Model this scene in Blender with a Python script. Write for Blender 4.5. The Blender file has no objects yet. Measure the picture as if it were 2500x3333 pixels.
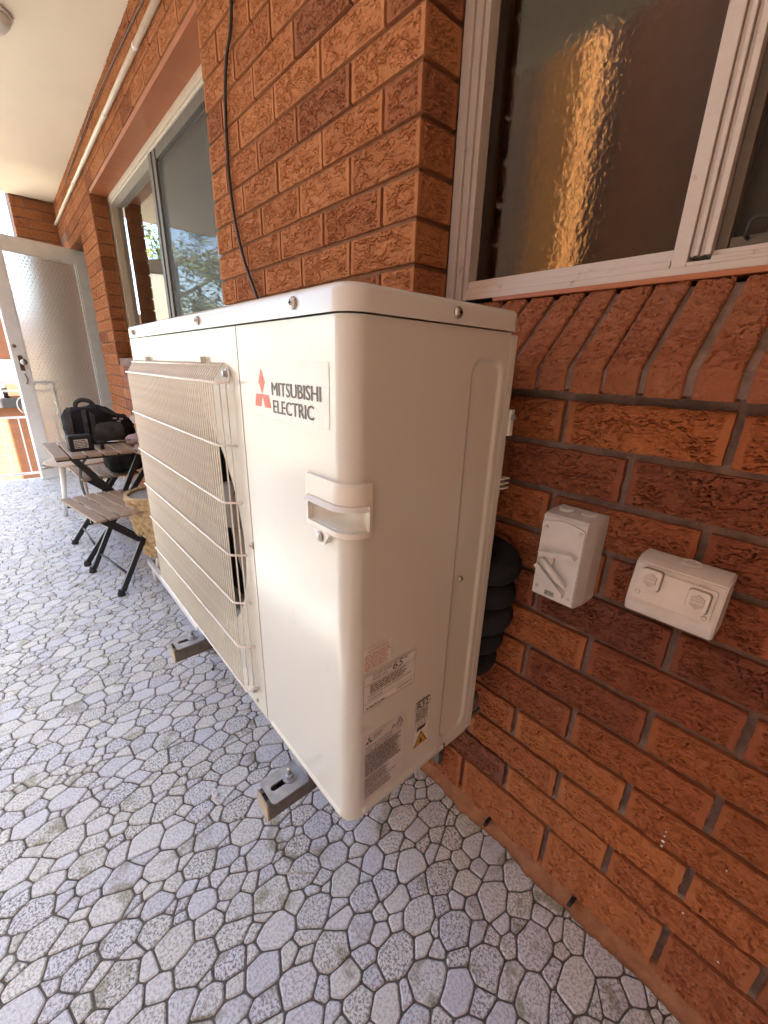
import bpy, bmesh, math, random
from mathutils import Vector, Matrix, noise

random.seed(7)
S = bpy.context.scene
R = math.radians
PI = math.pi

# ------------------------------------------------------------------ camera
cam = bpy.data.cameras.new('camera'); camo = bpy.data.objects.new('camera', cam)
S.collection.objects.link(camo); S.camera = camo
rt = Vector((0.6581, 0.7525, 0.0266)); up = Vector((-0.2646, 0.1980, 0.9438)); fw = Vector((-0.7049, 0.6282, -0.3294))
fw.normalize(); rt = (rt - fw*rt.dot(fw)).normalized(); up = rt.cross(fw)
M = Matrix((rt, up, -fw)).transposed().to_4x4(); M.translation = Vector((0.3932, -0.7364, 1.1497))
camo.matrix_world = M
cam.sensor_fit = 'HORIZONTAL'; cam.sensor_width = 36; cam.lens = 36*1352.9/2500
cam.clip_start = 0.02; cam.clip_end = 500

# ------------------------------------------------------------------ sky, sun, exposure
SUN = Vector((0.60, -0.088, 0.78)).normalized()
w = bpy.data.worlds.new('World'); S.world = w; w.use_nodes = True
nt = w.node_tree; bg = nt.nodes['Background']
sky = nt.nodes.new('ShaderNodeTexSky'); sky.sky_type = 'NISHITA'; sky.sun_disc = False
sky.sun_elevation = math.asin(SUN.z); sky.sun_rotation = math.atan2(SUN.x, SUN.y)
sky.air_density = 1.0; sky.dust_density = 1.2; sky.ozone_density = 1.0
nt.links.new(sky.outputs[0], bg.inputs[0]); bg.inputs[1].default_value = 0.15
sl = bpy.data.lights.new('sun', 'SUN'); sl.energy = 5.0; sl.angle = R(0.5); sl.color = (1, .95, .87)
so = bpy.data.objects.new('sun', sl); S.collection.objects.link(so)
so.rotation_euler = (-SUN).to_track_quat('-Z', 'Y').to_euler(); so.location = (0, -3, 12)
S.view_settings.view_transform = 'Standard'; S.view_settings.look = 'None'
S.view_settings.exposure = 3.4; S.view_settings.gamma = 1.0
S.cycles.use_denoising = True
S.cycles.max_bounces = 10; S.cycles.diffuse_bounces = 5; S.cycles.glossy_bounces = 5
S.cycles.transmission_bounces = 8; S.cycles.transparent_max_bounces = 8
S.cycles.sample_clamp_indirect = 6.0
S.cycles.caustics_reflective = False; S.cycles.caustics_refractive = False

# ------------------------------------------------------------------ object helpers
COL = S.collection
def link(o, parent=None):
    COL.objects.link(o)
    if parent is not None: o.parent = parent
    return o
def tag(o, label, cat, group=None, kind=None):
    o['label'] = label; o['category'] = cat
    if group: o['group'] = group
    if kind: o['kind'] = kind
    return o
def thing(name, label, cat, loc=(0, 0, 0), rz=0.0, group=None):
    o = bpy.data.objects.new(name, None); o.empty_display_size = .05
    COL.objects.link(o); o.location = loc; o.rotation_euler = (0, 0, rz)
    return tag(o, label, cat, group)
def node(name, parent, loc=(0, 0, 0)):
    o = bpy.data.objects.new(name, None); o.empty_display_size = .02
    link(o, parent); o.location = loc; return o
def mkmesh(name, v, f, mat=None, smooth=False):
    me = bpy.data.meshes.new(name); me.from_pydata(v, [], f); me.update()
    if mat: me.materials.append(mat)
    if smooth: me.polygons.foreach_set('use_smooth', [True]*len(me.polygons))
    return me
def add(name, me, parent=None, loc=(0, 0, 0), rot=(0, 0, 0)):
    o = bpy.data.objects.new(name, me); link(o, parent); o.location = loc; o.rotation_euler = rot
    return o

class MB:
    """collects geometry in one bmesh, build() links it as one object"""
    def __init__(s): s.bm = bmesh.new()
    def box(s, a, b, bev=0.0, seg=2):
        x0, y0, z0 = a; x1, y1, z1 = b
        r = bmesh.ops.create_cube(s.bm, size=1)
        for v in r['verts']:
            v.co = Vector(((x0+x1)/2+v.co.x*(x1-x0), (y0+y1)/2+v.co.y*(y1-y0), (z0+z1)/2+v.co.z*(z1-z0)))
        if bev > 0:
            es = list({e for v in r['verts'] for e in v.link_edges})
            bmesh.ops.bevel(s.bm, geom=es, offset=bev, segments=seg, affect='EDGES', profile=.5)
        return s
    def tube(s, pts, r, n=8, cap=True, closed=False):
        pts = [Vector(p) for p in pts]; N = len(pts); rings = []
        rad = r if isinstance(r, (list, tuple)) else [r]*N
        prev = None
        for i, p in enumerate(pts):
            if closed: t = pts[(i+1) % N]-pts[i-1]
            elif i == 0: t = pts[1]-pts[0]
            elif i == N-1: t = pts[-1]-pts[-2]
            else: t = (pts[i+1]-p).normalized()+(p-pts[i-1]).normalized()
            t.normalize()
            if prev is None:
                a = Vector((0, 0, 1)) if abs(t.z) < .9 else Vector((1, 0, 0))
                u = t.cross(a).normalized()
            else:
                u = (prev-t*prev.dot(t)).normalized()
            prev = u; w_ = t.cross(u)
            rings.append([s.bm.verts.new(p+(u*math.cos(2*PI*k/n)+w_*math.sin(2*PI*k/n))*rad[i]) for k in range(n)])
        for i in range(N if closed else N-1):
            A, B = rings[i], rings[(i+1) % N]
            for k in range(n): s.bm.faces.new((A[k], A[(k+1) % n], B[(k+1) % n], B[k]))
        if cap and not closed:
            s.bm.faces.new(list(reversed(rings[0]))); s.bm.faces.new(rings[-1])
        return s
    def bar(s, p, q, wid, thk, side=(1, 0, 0)):
        """rectangular bar from p to q; wid along side, thk across"""
        p = Vector(p); q = Vector(q); t = (q-p).normalized(); a = Vector(side); a = (a-t*a.dot(t)).normalized(); b = t.cross(a)
        vs = []
        for c in (p, q):
            for (i, j) in ((-1, -1), (1, -1), (1, 1), (-1, 1)): vs.append(s.bm.verts.new(c+a*wid/2*i+b*thk/2*j))
        for f in ((3, 2, 1, 0), (4, 5, 6, 7), (0, 1, 5, 4), (1, 2, 6, 5), (2, 3, 7, 6), (3, 0, 4, 7)):
            s.bm.faces.new([vs[i] for i in f])
        return s
    def lathe(s, prof, n=24, c=(0, 0, 0), axis='z'):
        rings = []
        for (r, h) in prof:
            ring = []
            for k in range(n):
                a = 2*PI*k/n; x, y = r*math.cos(a), r*math.sin(a)
                if axis == 'z': p = (c[0]+x, c[1]+y, c[2]+h)
                elif axis == 'y': p = (c[0]+x, c[1]+h, c[2]-y)
                else: p = (c[0]+h, c[1]+x, c[2]+y)
                ring.append(s.bm.verts.new(p))
            rings.append(ring)
        for A, B in zip(rings, rings[1:]):
            for k in range(n): s.bm.faces.new((A[k], A[(k+1) % n], B[(k+1) % n], B[k]))
        if prof[0][0] > 1e-5: s.bm.faces.new(list(reversed(rings[0])))
        if prof[-1][0] > 1e-5: s.bm.faces.new(rings[-1])
        return s
    def poly(s, pts):
        s.bm.faces.new([s.bm.verts.new(p) for p in pts]); return s
    def prism(s, pts, vec):
        """pts: planar outline, swept along vec"""
        vec = Vector(vec); A = [s.bm.verts.new(p) for p in pts]; B = [s.bm.verts.new(Vector(p)+vec) for p in pts]; n = len(A)
        s.bm.faces.new(A); s.bm.faces.new(list(reversed(B)))
        for k in range(n): s.bm.faces.new((A[k], B[k], B[(k+1) % n], A[(k+1) % n]))
        return s
    def mesh(s, name, mat, smooth=False, auto=None):
        bmesh.ops.remove_doubles(s.bm, verts=s.bm.verts, dist=1e-7)
        bmesh.ops.recalc_face_normals(s.bm, faces=s.bm.faces)
        me = bpy.data.meshes.new(name); 
        if auto is not None:
            for e in s.bm.edges:
                if len(e.link_faces) == 2 and e.calc_face_angle(0) > R(auto): e.smooth = False
            smooth = True
        for f in s.bm.faces: f.smooth = smooth
        s.bm.to_mesh(me); s.bm.free()
        if mat: me.materials.append(mat)
        return me
    def build(s, name, mat, parent=None, smooth=False, auto=None, loc=(0, 0, 0), rot=(0, 0, 0)):
        return add(name, s.mesh(name, mat, smooth, auto), parent, loc, rot)

def arc(c, r, a0, a1, n, plane='xy', h=0):
    out = []
    for i in range(n+1):
        a = a0+(a1-a0)*i/n; x, y = c[0]+r*math.cos(a), c[1]+r*math.sin(a)
        out.append((x, y, h) if plane == 'xy' else ((x, h, y) if plane == 'xz' else (h, x, y)))
    return out
def rrect(u0, u1, v0, v1, r, n=4):
    o = []
    for (cx, cy, a) in ((u1-r, v1-r, 0), (u0+r, v1-r, PI/2), (u0+r, v0+r, PI), (u1-r, v0+r, 1.5*PI)):
        for i in range(n+1): o.append((cx+r*math.cos(a+PI/2*i/n), cy+r*math.sin(a+PI/2*i/n)))
    return o

_txt = {}
def text_flat(body, u0, u1, v0, v1, shear=0.0, bold=0.0):
    """2d vertices and faces of lettering that fills the given box"""
    key = (body, bold)
    if key not in _txt:
        cu = bpy.data.curves.new('lettering', 'FONT'); cu.body = body; cu.size = 1; cu.offset = bold; cu.resolution_u = 3
        o = bpy.data.objects.new('lettering_source', cu); COL.objects.link(o)
        dg = bpy.context.evaluated_depsgraph_get(); me = bpy.data.meshes.new_from_object(o.evaluated_get(dg))
        vs = [(v.co.x, v.co.y) for v in me.vertices]; fs = [tuple(p.vertices) for p in me.polygons]
        bpy.data.objects.remove(o); bpy.data.curves.remove(cu); bpy.data.meshes.remove(me)
        _txt[key] = (vs, fs)
    vs, fs = _txt[key]
    xs = [p[0] for p in vs]; ys = [p[1] for p in vs]; ax, bx, ay, by = min(xs), max(xs), min(ys), max(ys)
    o = []
    for x, y in vs:
        t = (y-ay)/(by-ay); o.append((u0+(x-ax)/(bx-ax)*(u1-u0)+shear*t*(v1-v0), v0+t*(v1-v0)))
    return o, fs
class Print:
    """flat print laid on a plane; to3 maps (u,v) to a point"""
    def __init__(s, to3): s.v = []; s.f = []; s.to3 = to3
    def put(s, vs, fs):
        n = len(s.v); s.v += [s.to3(*p) for p in vs]; s.f += [tuple(i+n for i in q) for q in fs]; return s
    def text(s, *a, **k): return s.put(*text_flat(*a, **k))
    def rect(s, u0, u1, v0, v1): return s.put([(u0, v0), (u1, v0), (u1, v1), (u0, v1)], [(0, 1, 2, 3)])
    def poly(s, pts): return s.put(pts, [tuple(range(len(pts)))])
    def frame(s, u0, u1, v0, v1, t):
        s.rect(u0, u1, v0, v0+t); s.rect(u0, u1, v1-t, v1); s.rect(u0, u0+t, v0+t, v1-t); return s.rect(u1-t, u1, v0+t, v1-t)
    def lines(s, u0, u1, v0, v1, n, fill=.55, seed=1):
        rnd = random.Random(seed); dv = (v1-v0)/n
        for i in range(n):
            v = v1-dv*(i+.85); u = u0; end = u1-(u1-u0)*rnd.random()*.18
            while u < end:
                l = min((.4+rnd.random()*1.6)*dv*1.6, end-u); s.rect(u, u+l, v, v+dv*fill); u += l+dv*.35
        return s
    def build(s, name, mat, parent, kind=None):
        o = add(name, mkmesh(name, s.v, s.f, mat), parent)
        if kind: o['kind'] = kind
        return o

# ------------------------------------------------------------------ materials
class NT:
    def __init__(s, name):
        s.m = bpy.data.materials.new(name); s.m.use_nodes = True; s.t = s.m.node_tree
        s.b = s.t.nodes['Principled BSDF']; s.out = s.t.nodes['Material Output']
    def n(s, ty, **k):
        q = s.t.nodes.new(ty)
        for a, v in k.items():
            if a.startswith('i_'):
                key = a[2:]; key = int(key) if key.isdigit() else key.replace('_', ' ')
                q.inputs[key].default_value = v
            else: setattr(q, a, v)
        return q
    def l(s, a, b): s.t.links.new(a, b)
    def coord(s, kind='Object'): return s.n('ShaderNodeTexCoord').outputs[kind]
    def noise(s, vec, scale, detail=4, rough=.5, dist=0):
        q = s.n('ShaderNodeTexNoise'); q.inputs['Scale'].default_value = scale; q.inputs['Detail'].default_value = detail
        q.inputs['Roughness'].default_value = rough; q.inputs['Distortion'].default_value = dist
        if vec is not None: s.l(vec, q.inputs['Vector'])
        return q.outputs['Fac']
    def ramp(s, fac, stops, interp='LINEAR'):
        q = s.n('ShaderNodeValToRGB'); q.color_ramp.interpolation = interp; e = q.color_ramp.elements
        while len(e) < len(stops): e.new(.5)
        for k, (p, c) in zip(e, stops): k.position = p; k.color = (c, c, c, 1) if isinstance(c, (int, float)) else (*c, 1)
        s.l(fac, q.inputs['Fac']); return q.outputs['Color']
    def mix(s, fac, a, b, mode='MIX'):
        q = s.n('ShaderNodeMix', data_type='RGBA', blend_type=mode)
        for sock, v in ((q.inputs[0], fac), (q.inputs[6], a), (q.inputs[7], b)):
            if hasattr(v, 'is_output'): s.l(v, sock)
            elif isinstance(v, (int, float)): sock.default_value = v
            else: sock.default_value = (*v, 1)
        return q.outputs[2]
    def math(s, op, a, b=0.0):
        q = s.n('ShaderNodeMath', operation=op)
        for i, v in ((0, a), (1, b)):
            if hasattr(v, 'is_output'): s.l(v, q.inputs[i])
            else: q.inputs[i].default_value = v
        return q.outputs[0]
    def bump(s, h, strength=.3, dist=.002, normal=None):
        q = s.n('ShaderNodeBump'); q.inputs['Strength'].default_value = strength; q.inputs['Distance'].default_value = dist
        s.l(h, q.inputs['Height'])
        if normal is not None: s.l(normal, q.inputs['Normal'])
        return q.outputs[0]
    def mapping(s, vec, scale=(1, 1, 1), loc=(0, 0, 0), rot=(0, 0, 0)):
        q = s.n('ShaderNodeMapping'); q.inputs['Scale'].default_value = scale; q.inputs['Location'].default_value = loc; q.inputs['Rotation'].default_value = rot
        s.l(vec, q.inputs['Vector']); return q.outputs[0]
    def rnd_coord(s, k=37.0):
        """object coordinates shifted by the object's own random number"""
        oi = s.n('ShaderNodeObjectInfo'); c = s.coord('Object')
        q = s.n('ShaderNodeVectorMath', operation='ADD'); s.l(c, q.inputs[0])
        m = s.math('MULTIPLY', oi.outputs['Random'], k); cb = s.n('ShaderNodeCombineXYZ')
        for i in range(3): s.l(m, cb.inputs[i])
        s.l(cb.outputs[0], q.inputs[1]); return q.outputs[0], oi.outputs['Random']
    def done(s, color=None, rough=None, normal=None, metal=None, spec=None, **k):
        b = s.b
        for nm, v in (('Base Color', color), ('Roughness', rough), ('Metallic', metal), ('Specular IOR Level', spec)):
            if v is None: continue
            if hasattr(v, 'is_output'): s.l(v, b.inputs[nm])
            elif isinstance(v, (tuple, list)): b.inputs[nm].default_value = (*v, 1)
            else: b.inputs[nm].default_value = v
        if normal is not None: s.l(normal, b.inputs['Normal'])
        for kk, v in k.items(): b.inputs[kk.replace('_', ' ')].default_value = v
        return s.m

def simple(name, col, rough=.5, metal=0.0, var=.12, scale=30, bump=0.0, bscale=200, bdist=.001, spec=.5, tint=None):
    m = NT(name); c = m.coord('Object'); f = m.noise(c, scale, 5, .6)
    hi = tuple(min(1, x*(1+var)) for x in col); lo = tuple(x*(1-var) for x in col) if tint is None else tint
    colr = m.ramp(f, [(.3, lo), (.7, hi)])
    rr = m.math('ADD', m.math('MULTIPLY', m.noise(c, scale*2.3, 4), .2), rough-.1)
    nrm = m.bump(m.noise(c, bscale, 4, .6), bump, bdist) if bump else None
    return m.done(colr, rr, nrm, metal, spec)

def brick_material(name, stops, margin_bump=.55):
    m = NT(name); c, rnd = m.rnd_coord()
    base = m.ramp(rnd, stops)
    blot = m.noise(c, 14, 3, .65)
    col = m.mix(m.ramp(blot, [(.40, 0), (.80, .40)]), base, (.28, .100, .042))
    grit = m.noise(m.mapping(c, (1, 1, 2.2)), 160, 4, .7)
    col = m.mix(m.ramp(grit, [(.50, 0), (.8, .35)]), col, (.15, .055, .025))
    dust = m.noise(c, 40, 4, .6)
    col = m.mix(m.ramp(dust, [(.60, 0), (.80, .45)]), col, (.50, .27, .14))
    h = m.math('ADD', m.noise(m.mapping(c, (1, 1, 2.0)), 130, 3, .65), m.math('MULTIPLY', m.noise(c, 420, 3, .6), .4))
    return m.done(col, .86, m.bump(h, margin_bump, .003), spec=.25)
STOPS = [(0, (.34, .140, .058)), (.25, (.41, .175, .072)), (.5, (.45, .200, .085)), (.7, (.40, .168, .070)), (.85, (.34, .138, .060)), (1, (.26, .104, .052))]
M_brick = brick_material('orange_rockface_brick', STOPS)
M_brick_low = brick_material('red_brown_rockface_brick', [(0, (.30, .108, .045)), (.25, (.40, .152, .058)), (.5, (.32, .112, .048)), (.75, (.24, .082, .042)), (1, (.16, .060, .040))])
M_sillbrick = brick_material('sill_brick', [(0, (.25, .095, .050)), (.5, (.31, .118, .056)), (1, (.20, .076, .046))], .8)
M_smooth = brick_material('smooth_brick_end', [(0, (.30, .088, .028)), (.5, (.36, .108, .034)), (1, (.25, .068, .026))], .15)
def mortar(name, a, b):
    m = NT(name); c = m.coord('Object')
    col = m.ramp(m.noise(c, 22, 6, .7), [(.3, a), (.7, b)])
    h = m.math('ADD', m.noise(c, 240, 5, .7), m.noise(c, 60, 4, .6))
    return m.done(col, .95, m.bump(h, .7, .003), spec=.15)
M_mortar = mortar('brown_mortar', (.15, .108, .094), (.30, .225, .195))
M_fillet = mortar('orange_mortar_fillet', (.24, .105, .055), (.40, .185, .095))

M_mortar_warm = mortar('orange_brown_mortar', (.20, .105, .062), (.34, .185, .115))
# painted steel of the outdoor unit: faint orange peel, handling marks
def paint(name, col, rough, peel=.03):
    m = NT(name); c = m.coord('Object')
    big = m.noise(c, 3.0, 4, .6)
    colr = m.mix(m.ramp(big, [(.35, 0), (.8, .5)]), col, tuple(x*f for x, f in zip(col, (.99, .975, .94))))
    sm = m.noise(m.mapping(c, (1, 1, .08)), 34, 4, .7)
    colr = m.mix(m.ramp(sm, [(.60, 0), (.90, .13)]), colr, (.50, .46, .38))
    rr = m.math('ADD', m.math('MULTIPLY', m.noise(c, 5, 2, .5), .10), rough-.05)
    h = m.math('ADD', m.noise(c, 650, 2, .5), m.math('MULTIPLY', m.noise(c, 6, 2, .5), 14.0))
    return m.done(colr, rr, m.bump(h, peel, .0012), spec=.5)
M_ac = paint('cream_white_enamel', (.60, .625, .575), .20)
M_acbeige = paint('cream_panel_enamel', (.60, .615, .545), .19)
M_accap = paint('cream_white_cap_enamel', (.63, .66, .635), .20)
M_wire = simple('cream_coated_wire', (.80, .79, .72), .4, var=.08, scale=60)
M_plastic_cream = simple('cream_plastic', (.68, .69, .63), .35, var=.05, scale=40)
M_dark = simple('dark_fan_cavity', (.012, .013, .015), .6, var=.3)
M_fan = simple('grey_fan_plastic', (.20, .19, .165), .5, var=.12, scale=12)
M_sticker = simple('cream_sticker', (.70, .715, .67), .38, var=.04, scale=18)
M_silver = simple('silver_label_film', (.56, .55, .53), .4, var=.06, scale=18)
M_red = simple('red_print', (.62, .075, .022), .45, var=.04)
M_black = simple('dark_grey_print', (.030, .030, .030), .5, var=.15)
M_pinkprint = simple('pale_red_print', (.50, .16, .12), .5, var=.1)
M_yellow = simple('yellow_print', (.55, .30, .02), .45, var=.05)
M_screw = simple('bright_steel', (.48, .46, .42), .32, 1.0, var=.25, scale=400)
M_galv = simple('galvanised_steel', (.40, .42, .44), .42, .55, var=.2, scale=45, bump=.1, bscale=120)
M_strut = simple('dull_zinc_channel', (.17, .155, .13), .5, .5, var=.3, scale=30, bump=.15, bscale=140)
M_endcap = simple('beige_end_cap', (.36, .31, .22), .6, var=.15)
M_rubber = simple('black_rubber', (.012, .012, .013), .65, var=.3, scale=40, bump=.4, bscale=180)
M_foam = simple('black_foam_insulation', (.005, .005, .006), .95, var=.3, scale=30, bump=.5, bscale=160, bdist=.002)
M_greyplastic = simple('weathered_grey_plastic', (.58, .58, .57), .45, var=.07, scale=35, bump=.05, bscale=500)
M_greyplastic2 = simple('pale_grey_plastic', (.63, .63, .62), .35, var=.05, scale=35)
M_white = simple('white_gloss_paint', (.78, .80, .77), .35, var=.05, scale=12, bump=.05, bscale=60)
M_rail = simple('white_rail_paint', (.75, .75, .73), .4, var=.06, scale=20)
M_ceil = simple('cream_ceiling_paint', (.79, .71, .57), .8, var=.03, scale=3, bump=.15, bscale=260)
M_lintel = simple('terracotta_lintel_paint', (.36, .120, .048), .45, var=.12, scale=5)
M_conduit = simple('cream_conduit', (.66, .60, .49), .4, var=.05)
M_cable = simple('black_cable', (.02, .016, .014), .5, var=.3)
M_brown = simple('brown_cable', (.10, .06, .045), .6, var=.3)
def alu(name, col, peel=(.26, .16, .10)):
    m = NT(name); c = m.coord('Object')
    f = m.noise(m.mapping(c, (1, 1, 1)), 26, 8, .75)
    colr = m.mix(m.ramp(f, [(.60, 0), (.70, .8)]), col, peel)
    st = m.noise(m.mapping(c, (.25, 1, 1)), 90, 5, .6)
    colr = m.mix(m.ramp(st, [(.45, 0), (.8, .4)]), colr, tuple(x*.8 for x in col))
    return m.done(colr, .5, m.bump(f, .15, .001), spec=.4)
M_alu = alu('aged_window_paint', (.52, .47, .43))
M_alu_far = alu('cream_window_paint', (.60, .55, .45))
M_screenframe = simple('brown_screen_frame', (.10, .085, .062), .5, var=.2)

def timber(name, a, b, axis=(1, 14, 14)):
    m = NT(name); c, rnd = m.rnd_coord(11)
    f = m.noise(m.mapping(c, axis), 9, 8, .7, .4)
    col = m.ramp(f, [(.25, a), (.75, b)])
    col = m.mix(m.math('MULTIPLY', rnd, .35), col, (.28, .215, .15))
    return m.done(col, .65, m.bump(f, .3, .002), spec=.3)
M_slat = timber('grey_brown_acacia', (.27, .19, .125), (.45, .335, .23))
M_stool = timber('pale_birch', (.45, .36, .25), (.56, .46, .34))
M_blacksteel = simple('black_powder_coat', (.016, .016, .017), .45, var=.2)
def fabric(name, col, sc=500):
    m = NT(name); c = m.coord('Object'); f = m.noise(c, 18, 5, .6)
    colr = m.ramp(f, [(.3, tuple(x*.6 for x in col)), (.7, tuple(x*1.5 for x in col))])
    h = m.math('ADD', m.noise(c, sc, 2, .5), m.math('MULTIPLY', f, 8.0))
    return m.done(colr, .9, m.bump(h, .35, .0015), spec=.2)
M_nylon = fabric('black_nylon', (.018, .018, .020))
M_strap = fabric('charcoal_webbing', (.060, .062, .062))
M_seagrass = simple('woven_seagrass', (.50, .37, .20), .8, var=.35, scale=60, bump=.4, bscale=300)
M_lining = simple('grey_basket_lining', (.28, .26, .22), .9, var=.1)

# obscure glass of the near window, dark room behind
def glass(name, wave, dist, col=(1, 1, 1), rough=.04, trans=1.0, aniso=(1, 1, .8), dots=False, ior=1.5, base=None):
    m = NT(name); c = m.coord('Object')
    if dots:
        sx = m.n('ShaderNodeSeparateXYZ'); m.l(c, sx.inputs[0])
        def tri(o, s, off=0.0):
            a = m.math('FRACT', m.math('ADD', m.math('MULTIPLY', o, s), off)); return m.math('SUBTRACT', a, .5)
        row = m.math('FLOOR', m.math('MULTIPLY', sx.outputs[2], 36.0))
        off = m.math('MULTIPLY', m.math('MODULO', row, 2.0), .5)
        dx = tri(m.math('ADD', m.math('MULTIPLY', sx.outputs[0], 30.0), off), 1.0); dz = tri(sx.outputs[2], 36.0)
        rr = m.math('ADD', m.math('MULTIPLY', dx, dx), m.math('MULTIPLY', dz, dz))
        h = m.math('MAXIMUM', m.math('SUBTRACT', .05, rr), 0.0); nrm = m.bump(h, 1.0, .06)
        nrm = m.bump(m.noise(c, 30, 3), .25, .004, nrm)
    else:
        h = m.noise(m.mapping(c, aniso), wave, 2, .45, .3); nrm = m.bump(h, 1.0, dist)
    return m.done(col if base is None else base, rough, nrm, spec=.5, **{'Transmission_Weight': trans, 'IOR': ior})
M_obscure = glass('rippled_obscure_glass', 110, .00017, (.95, .9, .8), .0, trans=1.0)
M_clear = glass('clear_window_glass', 3, .0004, (.92, .95, .93), .0)
M_doorglass = glass('dotted_obscure_glass', 1, 0, (1, .97, .90), .34, dots=True, trans=.72)
def mesh_screen():
    m = NT('insect_screen'); c = m.coord('Object')
    tr = m.n('ShaderNodeBsdfTransparent'); mx = m.n('ShaderNodeMixShader'); mx.inputs[0].default_value = .30
    m.done(simple_col := (.06, .055, .045), .6)
    m.l(tr.outputs[0], mx.inputs[1]); m.l(m.b.outputs[0], mx.inputs[2]); m.l(mx.outputs[0], m.out.inputs[0])
    return m.m
M_screen = mesh_screen()
M_blind = simple('brown_holland_blind', (.58, .49, .36), .9, var=.12, scale=6)
M_room = simple('dim_room_tone', (.10, .085, .065), .9)
M_curtain = simple('cream_net_curtain', (.78, .74, .64), .9, var=.1, scale=5)

# stone paving
def stone_mat():
    m = NT('granite_paving_stone'); geo = m.n('ShaderNodeNewGeometry'); c = geo.outputs['Position']
    at = m.n('ShaderNodeAttribute'); at.attribute_name = 'rnd'; rnd = at.outputs['Fac']
    base = m.ramp(rnd, [(0, (.61, .635, .665)), (.25, (.685, .71, .725)), (.45, (.67, .69, .63)), (.75, (.72, .735, .69)), (1, (.645, .67, .695))], 'LINEAR')
    g = m.noise(c, 185, 3, .75); g2 = m.noise(c, 520, 2, .6)
    amt = m.ramp(m.math('FRACT', m.math('MULTIPLY', rnd, 7.3)), [(0, .35), (.5, .65), (1, 1.0)])
    sp = m.math('MULTIPLY', m.ramp(g, [(.47, 0), (.58, 1)]), amt)
    col = m.mix(sp, base, (.17, .17, .165))
    col = m.mix(m.ramp(g2, [(.6, 0), (.72, .55)]), col, (.70, .70, .68))
    # olive moss smudges that some stones carry along an edge
    mo = m.noise(c, 15, 4, .6); mm = m.math('MULTIPLY', m.ramp(mo, [(.54, 0), (.64, .85)]), m.ramp(m.noise(m.mapping(c, (1, 3, 1), rot=(0, 0, .6)), 150, 3), [(.3, .3), (.65, 1)]))
    mm = m.math('MULTIPLY', mm, m.ramp(m.math('FRACT', m.math('MULTIPLY', rnd, 13.7)), [(.45, 0), (.55, 1)]))
    col = m.mix(mm, col, (.19, .17, .065))
    h = m.math('ADD', m.noise(c, 330, 4, .7), m.math('MULTIPLY', m.noise(c, 70, 3, .5), .8))
    return m.done(col, .55, m.bump(h, .35, .0015), spec=.4)
M_stone = stone_mat()
M_grout = mortar('dark_brown_grout', (.11, .098, .080), (.20, .178, .148))
M_ground = mortar('sunny_yard_concrete', (.34, .30, .24), (.46, .42, .34))

def wall_bricks(name, sx=1.0, cols=((.34, .115, .05), (.42, .15, .06), (.17, .11, .08)), axis='x'):
    m = NT(name); c = m.coord('Object')
    if axis == 'x': v = m.mapping(c, (1, 1, 1), rot=(PI/2, 0, 0))
    else: v = m.mapping(m.mapping(c, (1, 1, 1), rot=(0, 0, PI/2)), (1, 1, 1), rot=(PI/2, 0, 0))
    b = m.n('ShaderNodeTexBrick'); m.l(v, b.inputs['Vector'])
    b.inputs['Color1'].default_value = (*cols[0], 1); b.inputs['Color2'].default_value = (*cols[1], 1); b.inputs['Mortar'].default_value = (*cols[2], 1)
    b.inputs['Scale'].default_value = 1; b.inputs['Mortar Size'].default_value = .008; b.inputs['Brick Width'].default_value = .24; b.inputs['Row Height'].default_value = .086
    return m.done(b.outputs['Color'], .9, m.bump(b.outputs['Fac'], -.8, .006), spec=.2)
M_farbrick = wall_bricks('distant_brickwork', axis='y', cols=((.27, .11, .055), (.23, .095, .048), (.18, .11, .08)))
M_sidebrick = wall_bricks('shaded_brickwork', axis='y', cols=((.44, .22, .13), (.50, .26, .155), (.30, .22, .17)))
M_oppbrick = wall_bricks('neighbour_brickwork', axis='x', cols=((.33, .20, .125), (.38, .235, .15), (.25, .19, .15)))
M_streakbrick = wall_bricks('streak_brickwork', axis='y', cols=((.80, .33, .10), (.80, .36, .11), (.72, .34, .13)))  # brick colour lifted so the mirrored streak reads bright
M_creamwall = simple('cream_render', (.70, .62, .47), .9, var=.05, scale=4)
M_leaf = None
def leafmat():
    m = NT('yellow_green_leaf'); c, rnd = m.rnd_coord(); geo = m.n('ShaderNodeNewGeometry')
    col = m.ramp(m.noise(geo.outputs['Position'], 3.0, 3), [(.3, (.06, .10, .02)), (.7, (.17, .17, .035))])
    return m.done(col, .6, spec=.3)
M_leaf = leafmat(); M_bark = simple('grey_bark', (.16, .12, .09), .9, var=.3, scale=20)

# ================================================================== GROUND, FLOOR, CEILING
me = MB().box((-200, -200, -3.3), (200, 200, -3.0)).mesh('ground', M_ground)
o = add('ground', me); o['kind'] = 'structure'

YE = -1.33          # outer edge of the balcony
XE = -4.98          # far end of the balcony floor
XN = 1.0           # near end wall
floor = MB().box((XE, YE, -.20), (XN, .0, -.0045)).build('balcony_floor', M_grout); floor['kind'] = 'structure'

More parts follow.
